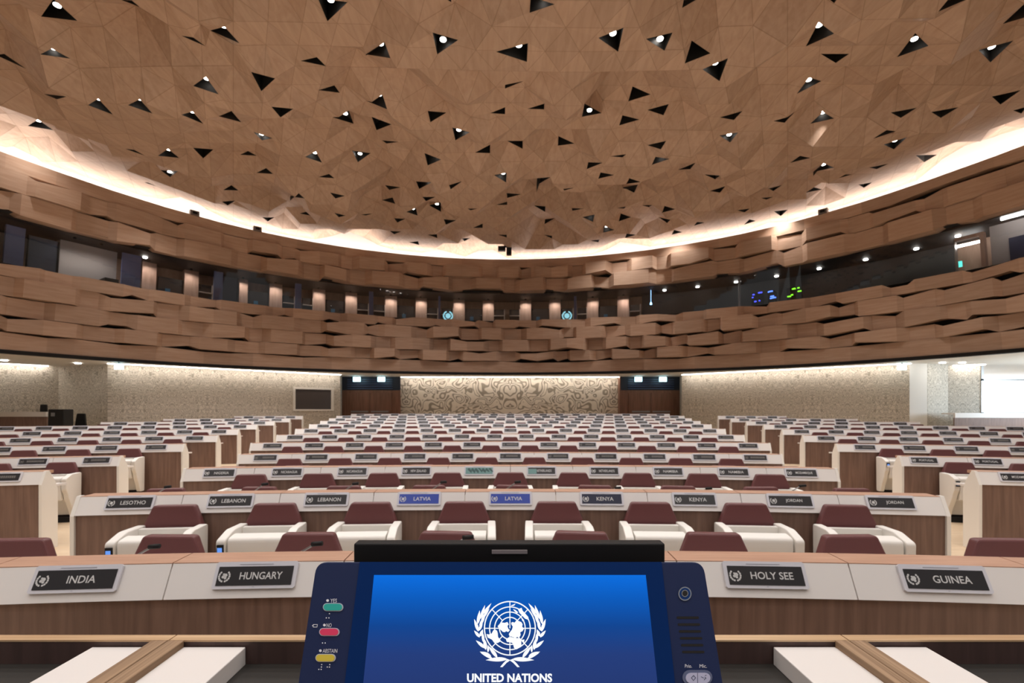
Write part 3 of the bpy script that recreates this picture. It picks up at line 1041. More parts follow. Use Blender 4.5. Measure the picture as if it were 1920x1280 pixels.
# ------------------------------------------------------------------ floor in terraces
P = 1.93                       # distance between desk rows
W = 0.415 * P                  # seat width, middle block
WS = 0.427 * P                 # seat width, side blocks
RCY = -11.8 * P                # the desk rows are arcs about this point behind the podium
RISE = [0, 0, 0, 0, 0, 0.056, 0.12, 0.19, 0.262, 0.324, 0.388, 0.461, 0.53, 0.53]
def row_r(n):
    return (12 + n) * P
def arc(r, a, z=0.0):
    return Vector((r * math.sin(a), RCY + r * math.cos(a), z))
mb = MB()
steps = [(8.0, 0.0)]
for nrow in range(5, 13):
    r = row_r(nrow) - 0.78
    steps += [(r, RISE[nrow - 1]), (r, RISE[nrow])]
steps.append((56.0, RISE[12]))
na = 72
vs, fs = [], []
for k in range(na + 1):
    a = math.radians(-62 + 124 * k / na)
    for (r, z) in steps:
        vs.append(arc(r, a, z))
S = len(steps)
for k in range(na):
    for j in range(S - 1):
        fs.append((k * S + j, k * S + j + 1, (k + 1) * S + j + 1, (k + 1) * S + j))
mb.add(vs, fs)
struct(mb.build('floor', M_floor))

# ------------------------------------------------------------------ desks
def sweep(mb, prof, r0, a0, a1, nseg, z=0.0, mi=0):
    n = len(prof)
    vs, fs = [], []
    for k in range(nseg + 1):
        a = a0 + (a1 - a0) * k / nseg
        for (u, h) in prof:
            vs.append(arc(r0 + u, a, z + h))
    for k in range(nseg):
        for j in range(n):
            j2 = (j + 1) % n
            fs.append((k * n + j, k * n + j2, (k + 1) * n + j2, (k + 1) * n + j))
    fs += [tuple(range(n)), tuple(range(nseg * n + n - 1, nseg * n - 1, -1))]
    mb.add(vs, fs, mi)

FAS = [(-0.062, 0.788), (0.012, 0.930), (0.030, 0.930), (-0.038, 0.785)]
TOP = [(0.012, 0.900), (0.012, 0.934), (0.170, 0.934), (0.170, 0.900)]
LOW = [(0.0, 0.74), (0.0, 0.765), (0.40, 0.745), (0.40, 0.72)]
FRONT = [(-0.045, 0.0), (-0.045, 0.79), (-0.02, 0.79), (-0.02, 0.0)]
ENDP = [(-0.066, 0.0), (-0.066, 0.785), (0.010, 0.938), (0.055, 0.938), (0.15, 0.80), (0.19, 0.70), (0.19, 0.0)]
def desk(nrow, a0, a1, nseat, label, inner=None):
    r, z = row_r(nrow), RISE[nrow]
    am = 0.5 * (a0 + a1)
    e = empty('desk_row', (0, 0, 0))
    ta = 0.03 / r
    fa, tp, lo, fp = MB(), MB(), MB(), MB()
    seams = nrow <= 4
    if seams:
        g = 0.003 / r
        for k in range(nseat):
            s0 = a0 + ta + (a1 - a0 - 2 * ta) * k / nseat + (g if k else 0)
            s1 = a0 + ta + (a1 - a0 - 2 * ta) * (k + 1) / nseat - (g if k < nseat - 1 else 0)
            sweep(fa, FAS, r, s0, s1, 3, z)
            sweep(tp, TOP, r, s0, s1, 3, z)
    else:
        sweep(fa, FAS, r, a0 + ta, a1 - ta, 2 * nseat, z)
        sweep(tp, TOP, r, a0 + ta, a1 - ta, 2 * nseat, z)
    sweep(lo, LOW, r, a0 + ta, a1 - ta, 2 * nseat, z)
    sweep(fp, FRONT, r, a0 + ta, a1 - ta, 2 * nseat, z)
    fa.build('fascia', M_white, e)
    tp.build('worktop', M_top, e)
    lo.build('writing_surface', M_white, e)
    fp.build('front_panel', M_walnut, e)
    for (s0, s1) in ((a0, a0 + ta), (a1 - ta, a1)):
        q = MB()
        sweep(q, ENDP, r, s0, s1, 1, z)
        q.build('end_panel', M_leather, e)
    tag(e, label, 'desk', 'curved rows of desks')
    return e

# ------------------------------------------------------------------ name plates
ctr_z, tilt = 0.878, math.atan2(0.074, 0.145)
def plate_frame_geo():
    m = MB()
    w, h, t = 0.189, 0.061, 0.012
    c = 0.008
    outl = [(-w + c, -h), (w - c, -h), (w, -h + c), (w, h - c), (w - c, h), (-w + c, h), (-w, h - c), (-w, -h + c)]
    m.prism(outl, lambda p, s: Vector((p[0], s, p[1])), 0.0, -t)
    m.box(-0.08, 0.075, -t - 0.0015, -t, 0.0475, 0.0505, 1)
    m.box(-0.004, 0.004, -t - 0.001, -t, -0.054, -0.052, 1)
    return m
M_slot = mat('plate_slot', (168, 168, 178), 0.5)
def screen_geo():
    return MB().box(-0.172, 0.172, -0.0145, -0.012, -0.046, 0.039)
def emblem_small(m, cx, cz, r, y, mi=0):
    for s in (-1, 1):
        for k in range(6):
            a0 = -PI / 2 + s * (0.15 + 0.4 * k)
            a1 = a0 + s * 0.36
            vs = [Vector((cx + rr * math.cos(a), y, cz + rr * math.sin(a))) for (rr, a) in ((r, a0), (r * 1.04, 0.5 * (a0 + a1)), (r, a1), (r * 0.76, a1), (r * 0.72, 0.5 * (a0 + a1)), (r * 0.78, a0))]
            m.add(vs, [tuple(range(6))], mi)
    for (dx, dz, q) in ((-0.2, -0.12, 0.26), (0.16, 0.12, 0.36), (0.2, -0.3, 0.24), (-0.15, 0.32, 0.18)):
        vs = [Vector((cx + r * (dx + q * math.cos(t * PI / 3)), y, cz + r * (dz + q * math.sin(t * PI / 3)))) for t in range(6)]
        m.add(vs, [tuple(range(6))], mi)
def plate_text(m, s, y):
    vs, fs, w = text_geo(s, 0.012)
    h = 0.033
    wid = min(w * h, 0.195)
    sx = wid / w
    c = 0.028
    m.add([Vector((c - wid / 2 + v[0] * sx, y, -0.020 + v[1] * h)) for v in vs], fs)
def bars(m, y, seed, mi=0):
    rg = random.Random(seed)
    x = -0.06 + rg.uniform(-0.02, 0.02)
    xe = 0.12 + rg.uniform(-0.02, 0.02)
    while x < xe:
        w = rg.uniform(0.012, 0.018)
        m.add([Vector((x, y, -0.015)), Vector((x + w, y, -0.015)), Vector((x + w, y, 0.014)), Vector((x, y, 0.014))], [(0, 1, 2, 3)], mi)
        x += w + 0.005
fg = plate_frame_geo()
P_FRAME = fg.build('frame', [M_plate, M_slot])
P_SCREEN = screen_geo().build('screen', M_screen_dark)
mm = MB(); emblem_small(mm, -0.140, -0.004, 0.027, -0.0150)
P_EMB = mm.build('emblem', M_letter)
FAR = []
for k in range(4):
    mm = screen_geo()
    emblem_small(mm, -0.140, -0.004, 0.027, -0.0150, 1)
    bars(mm, -0.0150, k, 1)
    FAR.append(mm.build('screen', [M_screen_dark, M_letter_dim]))
for o in [P_FRAME, P_SCREEN, P_EMB] + FAR:
    COL.objects.unlink(o)
def child(proto, parent):
    c = proto.copy()
    COL.objects.link(c)
    c.parent = parent
    return c
_txt = {}
def nameplate(nrow, a, text, label, kind='dark', group=None):
    r, z = row_r(nrow), RISE[nrow]
    p = arc(r - 0.0185, a, z + ctr_z)
    e = empty('nameplate', p)
    e.rotation_euler = (-tilt, 0, -a)
    child(P_FRAME, e)
    if text is None:
        child(FAR[rnd.randrange(4)], e)
    else:
        s = child(P_SCREEN, e)
        if kind != 'dark':
            s.data = s.data.copy()
            s.data.materials[0] = {'blue': M_screen_blue, 'navy': M_screen_navy, 'teal': M_teal, 'half': M_screen_dark}[kind]
        if kind == 'teal':
            q = MB()
            rg = random.Random(5)
            for k in range(7):
                x0 = -0.15 + 0.045 * k
                q.add([Vector((x0, -0.0151, 0.032 - rg.random() * 0.03)), Vector((x0 + 0.05, -0.0151, -0.02 - rg.random() * 0.02)), Vector((x0 + 0.06, -0.0151, -0.01)), Vector((x0 + 0.02, -0.0151, 0.035))], [(0, 1, 2, 3)])
            q.build('picture', mat('teal_picture', (62, 92, 92), 0.5), e)
        else:
            child(P_EMB, e)
            if kind == 'half':
                q = MB().box(-0.172, -0.065, -0.0158, -0.0152, -0.046, 0.02)
                q.build('picture', M_teal, e)
            if text not in _txt:
                q = MB()
                plate_text(q, text, -0.0151)
                o = q.build('lettering', M_letter)
                COL.objects.unlink(o)
                _txt[text] = o
            child(_txt[text], e)
    tag(e, label, 'nameplate', group or 'nameplates on the desk fronts')
    return e

# ------------------------------------------------------------------ chairs
def rounded(poly, r, n=4):
    out = []
    k = len(poly)
    for i in range(k):
        p0, p1, p2 = Vector(poly[i - 1]), Vector(poly[i]), Vector(poly[(i + 1) % k])
        a = p1 + (p0 - p1).normalized() * min(r, 0.45 * (p0 - p1).length)
        b = p1 + (p2 - p1).normalized() * min(r, 0.45 * (p2 - p1).length)
        for t in range(n + 1):
            t /= n
            out.append((1 - t) ** 2 * a + 2 * t * (1 - t) * p1 + t * t * b)
    return out
def back_geo():
    m = MB()
    poly = rounded([(-0.19, 0.42), (0.19, 0.42), (0.19, 0.62), (0.245, 0.665), (0.160, 0.868), (-0.160, 0.868), (-0.245, 0.665), (-0.19, 0.62)], 0.020)
    yb = lambda z: 0.15 + 0.05 * (z - 0.42) / 0.44
    m.prism(poly, lambda p, t: Vector((p[0], yb(p[1]) + t, p[1])), 0.0, 0.065)
    return m
def arm_geo(s):
    m = MB()
    side = rounded([(-0.165, 0.662), (-0.160, 0.50), (-0.115, 0.43), (-0.095, 0.36), (-0.02, 0.22), (0.04, 0.07), (0.19, 0.07), (0.205, 0.715), (-0.02, 0.715)], 0.025)
    m.prism(side, lambda p, t: Vector((s * (0.204 + t + 0.03 * (0.2 - p[0])), p[0], p[1])), 0.0, 0.066)
    return m
def seat_geo():
    m = MB()
    poly = rounded([(-0.135, 0.34), (-0.154, 0.60), (-0.150, 0.672), (-0.03, 0.690), (0.03, 0.65), (0.0, 0.36)], 0.03)
    m.prism(poly, lambda p, t: Vector((t, p[0], p[1])), -0.202, 0.202)
    return m
def shell_geo():
    return MB().box(-0.206, 0.206, 0.10, 0.150, 0.10, 0.700)
def base_geo():
    return MB().box(-0.22, 0.22, 0.02, 0.20, 0.0, 0.075)
def make_chair(device, simple):
    e = empty('armchair')
    if simple:
        back_geo().build('backrest', M_burg, e)
        q = MB()
        for g in (arm_geo(-1), arm_geo(1), seat_geo(), shell_geo(), base_geo()):
            q.add(g.v, g.f)
        q.build('body', M_leather, e)
    else:
        back_geo().build('backrest', M_burg, e, bevel=0.012)
        for s in (-1, 1):
            a = arm_geo(s).build('armrest', M_leather, e, bevel=0.008)
            if s == -1 and device:
                d = MB().box(-0.268, -0.222, -0.178, -0.155, 0.555, 0.632).build('control_unit', M_black, a)
                d2 = MB().box(-0.262, -0.228, -0.1800, -0.178, 0.575, 0.612).build('display', M_blue_led, d)
        seat_geo().build('folded_seat', M_leather, e, bevel=0.006)
        shell_geo().build('back_shell', M_leather, e)
        base_geo().build('base', M_black, e)
    return e
M_blue_led = emis('unit_display', (110, 160, 245), 0.9)
CH_DEV, CH, CH_FAR = make_chair(True, False), make_chair(False, False), make_chair(False, True)
# parts deeper than one level are flattened to part > sub-part
for o in list(COL.objects):
    if o.name.startswith('display') and o.parent and o.parent.name.startswith('control_unit'):
        o.parent = o.parent.parent
for c in (CH_DEV, CH, CH_FAR):
    adopt(c)
_used = set()
def chair(proto, r, a, z, label, group, swivel=0.0):
    p = arc(r, a, z)
    if proto.name not in _used:
        _used.add(proto.name)
        o = proto
        o.location = p
        o.rotation_euler = (0, 0, -a + swivel)
    else:
        o = dup(proto, p, -a + swivel)
    tag(o, label, 'chair', group)
    return o

# ------------------------------------------------------------------ fill the hall
NP = {1: 8, 2: 9, 3: 10, 4: 11, 5: 13, 6: 14, 7: 15, 8: 16, 9: 17, 10: 18, 11: 19, 12: 19}
NAMES = {1: ['', 'INDIA', 'HUNGARY', '', '', 'HOLY SEE', 'GUINEA', ''],
         2: ['LESOTHO', 'LEBANON', 'LEBANON', 'LATVIA', 'LATVIA', 'KENYA', 'KENYA', 'JORDAN', 'JORDAN'],
         3: ['NIGERIA', 'NICARAGUA', 'NICARAGUA', 'NEW ZEALAND', 'TEAL', 'NETHERLANDS', 'NETHERLANDS', 'NAMIBIA', 'NAMIBIA', 'MOZAMBIQUE']}
ROWN = lambda n: ('front' if n == 1 else ORD[n]) + ' desk row'
for n in range(1, 13):
    r, z, cnt = row_r(n), RISE[n], NP[n]
    da = W / r
    half = (cnt * W / 2 + 0.03) / r
    desk(n, -half, half, cnt, f'curved white and walnut desk row, {"nearest the podium" if n == 1 else ORD[n] + " from the podium"}, middle block')
    for i in range(cnt):
        a = (i - (cnt - 1) / 2) * da
        if n in NAMES:
            t = NAMES[n][i]
            kind = 'dark'
            if n == 1 and t == '':
                if abs(a) < 0.1:
                    continue
                continue
            if n == 2 and t == 'LATVIA': kind = 'blue'
            if n == 2 and i == 5: kind = 'navy'
            if n == 3 and i == 4: kind = 'teal'
            if n == 3 and i == 5: kind = 'half'
            two = NAMES[n].count(t) > 1
            side = ''
            if two:
                first = NAMES[n].index(t) == i
                side = ' left of two,' if first else ' right of two,'
            if kind == 'teal':
                lab = 'nameplate showing a teal picture on the third desk row'
            else:
                lab = f'nameplate reading {t},{side} on the {ROWN(n)}'
            nameplate(n, a, t, lab, kind)
        else:
            nameplate(n, a, None, f'dark nameplate, {ORD[i + 1]} from the left on the {ROWN(n)} of the middle block')
    # chairs fixed against the front of this row
    if n >= 2:
        rc = r - 0.335
        for i in range(cnt - 1):
            a = (i - (cnt - 2) / 2) * da
            dev = (n == 2 and i in (0, 1, 4, 5)) or (n == 3 and i in (0, 3))
            pr = CH_DEV if dev else (CH if n <= 5 else CH_FAR)
            chair(pr, rc, a, z, f'white armchair with burgundy back against the {ROWN(n)}, {ORD[i + 1]} from left, middle block', 'chairs fixed against the desk fronts')
# chairs at the first desks, seen over the desk tops
sw = random.Random(4)
for n, cnt in ((1, 8), (2, 9), (3, 10)):
    r = row_r(n)
    for i in range(cnt):
        a = (i - (cnt - 1) / 2) * W / r
        chair(CH, r + 0.58, a * 1.05, RISE[n], f'white armchair with burgundy back behind the {ROWN(n)}, {ORD[i + 1]} from left, middle block', 'chairs at the desks', sw.uniform(-0.12, 0.12))

INNER = {3: 2.835, 4: 3.15, 5: 3.31, 6: 3.56, 7: 3.85, 8: 4.10, 9: 4.30, 10: 4.47, 11: 4.64}
SIDE_N = {3: 2, 4: 3, 5: 5, 6: 6, 7: 8, 8: 9, 9: 6, 10: 5, 11: 3}
SIDE_T = {('right', 3, 0): 'MOZAMBIQUE', ('right', 4, 0): 'PORTUGAL', ('right', 4, 1): 'PORTUGAL'}
for side, sg in (('left', -1), ('right', 1)):
    for n in range(3, 12):
        r, z, cnt = row_r(n), RISE[n], SIDE_N[n]
        ai = math.asin(INNER[n] * P / r)
        da = WS / r
        ao = ai + (cnt * WS + 0.2) / r
        a0, a1 = (-ao, -ai) if sg < 0 else (ai, ao)
        desk(n, a0, a1, cnt, f'curved white and walnut desk of the {side} block in line with the {ROWN(n)}')
        for i in range(cnt):
            a = sg * (ai + {3: 0.215, 4: 0.165}.get(n, 0.25) * P / r + i * da)
            t = SIDE_T.get((side, n, i))
            lab = f'dark nameplate, {side} block, {ROWN(n)}, {ORD[i + 1]} from the aisle'
            if t:
                lab = f'nameplate reading {t} on the {side} block, {ORD[i + 1]} from the aisle'
            nameplate(n, a, t, lab)
            pr = CH_DEV if (i == 0 and side == 'right' and n in (4, 5)) else (CH if n <= 5 else CH_FAR)
            ac = a + sg * 0.5 * da
            if n >= 4:
                chair(pr, r - 0.335, ac, z, f'white armchair with burgundy back against {side} block {ROWN(n)}, {ORD[i + 1]} from aisle', 'chairs fixed against the desk fronts')
        if n <= 8:
            chair(CH if n <= 5 else CH_FAR, r + 0.52, sg * (ai + 0.36 * P / r), z, f'white armchair at the aisle end behind the {side} block {ROWN(n)}', 'chairs at the desks')

# ------------------------------------------------------------------ desk microphones
def mic(px, py, d, lab, lean=1):
    x, z = (px - CX) / F * d, EYE + (HY - py) / F * d
    e = empty('desk_microphone', (x - lean * 0.24, d + 0.05, 0.0))
    zb = 0.770
    q = MB()
    q.prism([(0.045 * math.cos(k * PI / 8), 0.045 * math.sin(k * PI / 8)) for k in range(16)], lambda s, t: Vector((s[0], s[1], t)), zb - 0.0045, zb + 0.02)
    q.build('base', M_black, e, bevel=0.004)
    q = MB()
    pts = []
    for k in range(9):
        t = k / 8
        pts.append((lean * 0.22 * t, -0.05 * t, zb + 0.02 + (z - zb - 0.02) * t ** 0.8))
    q.tube(pts, 0.0055, 6)
    q.build('gooseneck', M_steel, e, smooth=True)
    q = MB()
    q.tube([(lean * 0.205, -0.047, z - 0.001), (lean * 0.225, -0.05, z + 0.002), (lean * 0.262, -0.055, z + 0.006)], 0.013, 10)
    q.build('capsule', M_black, e, smooth=True)
    tag(e, lab, 'microphone', 'gooseneck microphones on the desks')
for k, (px, py) in enumerate([(292, 1025), (597, 1020), (880, 1008)]):
    mic(px, py, row_r(1) + RCY + 0.24, f'black gooseneck microphone on the front desk row, {ORD[k + 1]} from the left')
for k, (px, py) in enumerate([(316, 913), (498, 908), (668, 907), (833, 904), (972, 904), (1160, 915), (1330, 916), (1506, 911)]):
    mic(px, py, row_r(2) + RCY + 0.24 - 0.00025 * (abs(px - CX) ** 2) / 1000, f'black gooseneck microphone on the second desk row, {ORD[k + 1]} from the left')

# ------------------------------------------------------------------ podium in the foreground
ZP = EYE - 0.516
e = empty('podium_desk', (0, 1.0, 0))
def pb(x0, x1, y0, y1, z0, z1):
    return MB().box(x0, x1, y0 - 1.0, y1 - 1.0, z0, z1)
fp = pb(-2.4, 2.4, 1.077, 1.100, 0, ZP - 0.004)
fp.build('front_panel', M_dark_wood, e)
st = MB()
for (a, b) in ((-2.4, -0.7665), (-0.7635, 0.7565), (0.7595, 2.4)):
    st.box(a, b, 0.076, 0.101, ZP - 0.004, ZP)
st.build('edge_strip', M_ply, e)
for (a, b) in ((-0.803, -0.768), (-0.766, -0.731), (0.727, 0.757), (0.759, 0.795)):
    pb(a, b, 0.45, 1.0755, ZP - 0.06, ZP).build('partition', M_plank, e, bevel=0.001, seg=1)
for (a, b) in ((-0.935, -0.803), (-0.731, -0.592), (0.588, 0.727), (0.795, 0.93)):
    pb(a, b, 0.45, 1.074, ZP - 0.054, ZP - 0.014).build('document_tray', M_white, e, bevel=0.002)
pb(-2.4, 2.4, 0.40, 1.077, ZP - 0.075, ZP - 0.054).build('compartment_floor', mat('podium_floor', (52, 49, 46), 0.5, 0.3), e)
pb(-2.4, -2.36, 0.40, 1.077, 0, ZP - 0.004).build('side_panel', M_dark_wood, e)
pb(2.36, 2.4, 0.40, 1.077, 0, ZP - 0.004).build('side_panel', M_dark_wood, e)
tag(e, 'walnut podium desk with plywood edges and white trays in the foreground', 'podium')

# ------------------------------------------------------------------ conference terminal on the podium
O = Vector((0, 0.60, EYE - 284.0 / F * 0.60))
VD = Vector((0, 0.54 - 0.60, (-512.0 / F * 0.54) + 284.0 / F * 0.60)).normalized()
UD = Vector((1, 0, 0))
ND = UD.cross(VD)          # towards the viewer and up
if ND.y > 0:
    ND = -ND
def pan(px, py):
    ray = Vector(((px - CX) / F, 1.0, (HY - py) / F))
    cam0 = Vector((0, 0, EYE))
    t = (O - cam0).dot(ND) / ray.dot(ND)
    q = cam0 + ray * t - O
    return Vector((q.dot(UD), q.dot(VD)))
def W3(p, lift=0.0):
    return O + UD * p[0] + VD * p[1] + ND * lift
T = empty('conference_terminal', tuple(O + Vector((0, 0.06, -0.30))))
TO = Vector(T.location)
def tpart(m, name, mats, parent=None, **kw):
    m.v = [tuple(Vector(v) - TO) for v in m.v]
    return m.build(name, mats, parent or T, **kw)
def flat(poly_px, lift0, lift1, px=True):
    pts_ = [pan(*p) for p in poly_px] if px else poly_px
    m = MB()
    m.prism(pts_, lambda p, t: W3(p, t), lift0, lift1)
    return m
tl, tr = pan(596, 1053), pan(1310, 1053)
bl, br = pan(560, 1280), pan(1352, 1280)
ext = 1.55
bl2, br2 = tl + (bl - tl) * ext, tr + (br - tr) * ext
body = rounded([bl2, br2, tr + Vector((0.006, 0)), tl - Vector((0.002, 0))], 0.014, 6)
M_navy = mat('terminal_navy', (24, 37, 76), 0.45, 0.25)
tpart(flat(body, -0.022, 0.0, px=False), 'housing', M_navy, bevel=0.0015)
g0, g1 = pan(675, 1053.5), pan(1240, 1053.5)
g2, g3 = pan(1265, 1280), pan(647, 1280)
g2, g3 = g1 + (g2 - g1) * 1.5, g0 + (g3 - g0) * 1.5
M_bezel = mat('terminal_glass', (3, 40, 96), 0.3, 0.12)  # black bezel tinted blue, glow of the display put into its colour
tpart(flat([g0, g1, g2, g3], 0.0, 0.0016, px=False), 'screen_glass', M_bezel)
d0, d1, d2, d3 = pan(702, 1078), pan(1210, 1078), pan(1232, 1280), pan(682, 1280)
d2, d3 = d1 + (d2 - d1) * 1.3, d0 + (d3 - d0) * 1.3
m = bpy.data.materials.new('terminal_picture')
m.use_nodes = True
nt = m.node_tree
nt.nodes.clear()
uvn = N(nt, 'ShaderNodeTexCoord')
sp = N(nt, 'ShaderNodeSeparateXYZ')
nt.links.new(uvn.outputs['Generated'], sp.inputs[0])
rp = ramp(nt, [(0.0, (34, 50, 102)), (0.42, (32, 58, 120)), (0.62, (8, 66, 142)), (0.82, (0, 88, 184)), (1.0, (0, 106, 218))])
nt.links.new(sp.outputs['Z'], rp.inputs[0])
em = N(nt, 'ShaderNodeEmission')
nt.links.new(rp.outputs[0], em.inputs[0])
gl = N(nt, 'ShaderNodeBsdfGlossy')
gl.inputs['Roughness'].default_value = 0.15
mxs = N(nt, 'ShaderNodeMixShader')
mxs.inputs[0].default_value = 0.02
nt.links.new(em.outputs[0], mxs.inputs[1])
nt.links.new(gl.outputs[0], mxs.inputs[2])
om = N(nt, 'ShaderNodeOutputMaterial')
nt.links.new(mxs.outputs[0], om.inputs[0])
scr = tpart(flat([d0, d1, d2, d3], 0.0016, 0.0020, px=False), 'display', m)
M_logo = emis('logo_white', (248, 252, 255), 1.0)

def zp(x, y):            # coordinates measured on an enlarged crop of the emblem
    return (860 + x / 7.11, 1100 + y / 7.11)
lg = MB()
LZ = 0.0023
def shape(poly):
    pts_ = [W3(pan(*p), LZ) for p in poly]
    tris = tessellate_polygon([[Vector((p[0], p[1], 0)) for p in poly]])
    lg.add(pts_, [tuple(t) for t in tris])
cx, cy = 683, 552
def ringshape(rx, ry, t, n=56):
    for k in range(n):
        a0, a1 = 2 * PI * k / n, 2 * PI * (k + 1) / n
        poly = [zp(cx + (rx + s * t) * math.cos(a), cy + (ry + s * t) * math.sin(a)) for (s, a) in ((-1, a0), (1, a0), (1, a1), (-1, a1))]
        lg.add([W3(pan(*p), LZ) for p in poly], [(0, 1, 2, 3)])
for (rx, ry, t) in ((338, 356, 8), (270, 284, 7), (203, 216, 7), (138, 146, 7)):
    ringshape(rx, ry, t)
for k in range(8):
    a = k * PI / 4
    if k % 2 == 0:
        r0, r1 = 0, 338
    else:
        r0, r1 = 138, 338
    ca, sa = math.cos(a), math.sin(a) * 1.05
    nx, ny = -math.sin(a) * 6, math.cos(a) * 6
    if k in (0, 4, 2): r0 = 60
    shape([zp(cx + r0 * ca + nx, cy + r0 * sa + ny), zp(cx + r1 * ca + nx, cy + r1 * sa + ny), zp(cx + r1 * ca - nx, cy + r1 * sa - ny), zp(cx + r0 * ca - nx, cy + r0 * sa - ny)])
LAND = ['520 525 545 495 580 475 612 480 650 468 668 500 650 522 662 560 684 574 660 602 632 590 618 604 590 600 560 572 540 556',
        '700 478 722 468 742 478 770 448 800 455 835 470 852 500 845 530 870 555 850 590 820 604 826 640 806 680 772 660 742 676 706 664 676 650 668 628 690 596 712 566 722 530 704 504',
        '372 628 402 634 440 622 462 580 482 566 512 584 522 620 526 668 566 720 520 748 482 738 440 700 388 676',
        '630 702 662 674 700 668 740 680 806 684 832 704 836 784 806 812 770 832 738 812 722 752 690 738 644 734',
        '790 300 838 280 852 318 882 352 928 402 930 440 884 424 846 384 812 350', '700 248 758 224 740 252 700 258', '840 706 876 700 872 742', '724 296 760 310 796 344 770 350 740 320', '838 420 872 440 866 470 846 450']
for s in LAND:
    q = [float(t) for t in s.split()]
    shape([zp(q[i], q[i + 1]) for i in range(0, len(q), 2)])
LEAF = [(322, 365, 437, 218, 19), (288, 430, 352, 243, 22), (300, 440, 412, 290, 18), (252, 500, 282, 312, 24), (275, 520, 358, 378, 20), (262, 596, 208, 428, 24), (262, 590, 322, 474, 20), (282, 674, 206, 580, 22), (284, 660, 324, 565, 24), (330, 738, 318, 600, 20), (352, 818, 230, 712, 24), (362, 840, 340, 686, 26), (392, 872, 392, 770, 16), (436, 925, 282, 862, 26), (518, 946, 396, 786, 26), (654, 962, 360, 974, 32), (462, 962, 296, 880, 18)]
for (x0, y0, x1, y1, w) in LEAF:
    for mir in (0, 1):
        d = Vector((x1 - x0, y1 - y0))
        nn = Vector((-d.y, d.x)).normalized() * w
        poly = []
        for k in range(9):
            t = k / 8
            poly.append((x0 + d.x * t + nn.x * math.sin(PI * t ** 0.8), y0 + d.y * t + nn.y * math.sin(PI * t ** 0.8)))
        for k in range(7, 0, -1):
            t = k / 8
            poly.append((x0 + d.x * t - nn.x * math.sin(PI * t ** 0.8) * 0.8, y0 + d.y * t - nn.y * math.sin(PI * t ** 0.8) * 0.8))
        if mir:
            poly = [(2 * cx - p[0], p[1]) for p in reversed(poly)]
        shape([zp(*p) for p in poly])
for mir in (0, 1):
    poly = [(650, 960), (690, 975), (640, 1010), (585, 1068), (553, 1066), (600, 1010)]
    if mir:
        poly = [(2 * cx - p[0], p[1]) for p in reversed(poly)]
    shape([zp(*p) for p in poly])
vs, fs, w = text_geo('UNITED NATIONS', 0.035)
lg.add([W3(pan(876 + 159 * v[0] / w, 1278.5 - 16.5 * v[1]), LZ) for v in vs], fs)
tpart(lg, 'emblem_and_lettering', M_logo, scr).parent = scr

def pill(cxp, cyp, hw, hh, skew=0.0):
    n = 8
    poly = []
    for k in range(n + 1):
        a = PI / 2 + PI * k / n
        poly.append((cxp - hw + hh + hh * math.cos(a), cyp + hh * math.sin(a)))
    for k in range(n + 1):
        a = -PI / 2 + PI * k / n
        poly.append((cxp + hw - hh + hh * math.cos(a), cyp + hh * math.sin(a)))
    return poly
M_print = mat('printed_white', (222, 224, 234), 0.5)
M_rim = mat('button_rim', (186, 190, 204), 0.4)
BT = [('YES', 625, 1138, (38, 168, 158), 'teal button', 613.5, 1125.5, 620, 632),
      ('NO', 618, 1184.5, (214, 56, 98), 'red button', 607.5, 1171.5, 612, 622),
      ('ABSTAIN', 611, 1233, (206, 186, 64), 'yellow button', 600, 1219.5, 605, 633)]
pr = MB()
def textpx(s, x0, x1, yb, h, shear=0.0):
    vs, fs, w = text_geo(s, 0.0, shear)
    pr.add([W3(pan(x0 + (x1 - x0) * v[0] / w, yb - h * v[1]), 0.0004) for v in vs], fs)
def dot(x, y, r):
    pr.add([W3(pan(x + r * math.cos(k * PI / 5), y + r * math.sin(k * PI / 5)), 0.0005) for k in range(10)], [tuple(range(10))])
for (s, bx, by, c, lab, lx, ly, t0, t1) in BT:
    b = tpart(flat(pill(bx, by, 19, 7.6), 0.0, 0.0012), 'vote_button_rim', M_rim)
    k = tpart(flat(pill(bx, by, 17.2, 6.2), 0.0012, 0.0022), 'vote_button', mat(lab.replace(' ', '_'), c, 0.35), b)
    b['label'] = lab
    dot(lx + 1, ly, 2.6)
    textpx(s, t0, t1, ly + 4, 7.4, 0.15)
for (x, y) in ((618, 1150), (612, 1158), (617, 1158), (605, 1205), (610, 1205), (603.5, 1245.5), (603, 1250), (598, 1254.5), (602.5, 1254.5), (618.5, 1245.5), (614, 1250), (618, 1250)):
    dot(x, y, 1.2)
for poly in ([(587, 1170), (596, 1170), (596, 1171), (587, 1171)], [(595, 1170), (596, 1170), (595, 1175.5), (594, 1175.5)], [(587, 1174.7), (595, 1174.7), (595, 1175.7), (587, 1175.7)], [(585, 1172.7), (588, 1170.8), (588, 1174.6)]):
    pr.add([W3(pan(*p), 0.0004) for p in poly], [tuple(range(len(poly)))])
textpx('Prio.', 1284, 1297, 1251.5, 6.6)
textpx('Mic.', 1311.5, 1325, 1251.5, 6.6)
tpart(pr, 'printing', M_print)
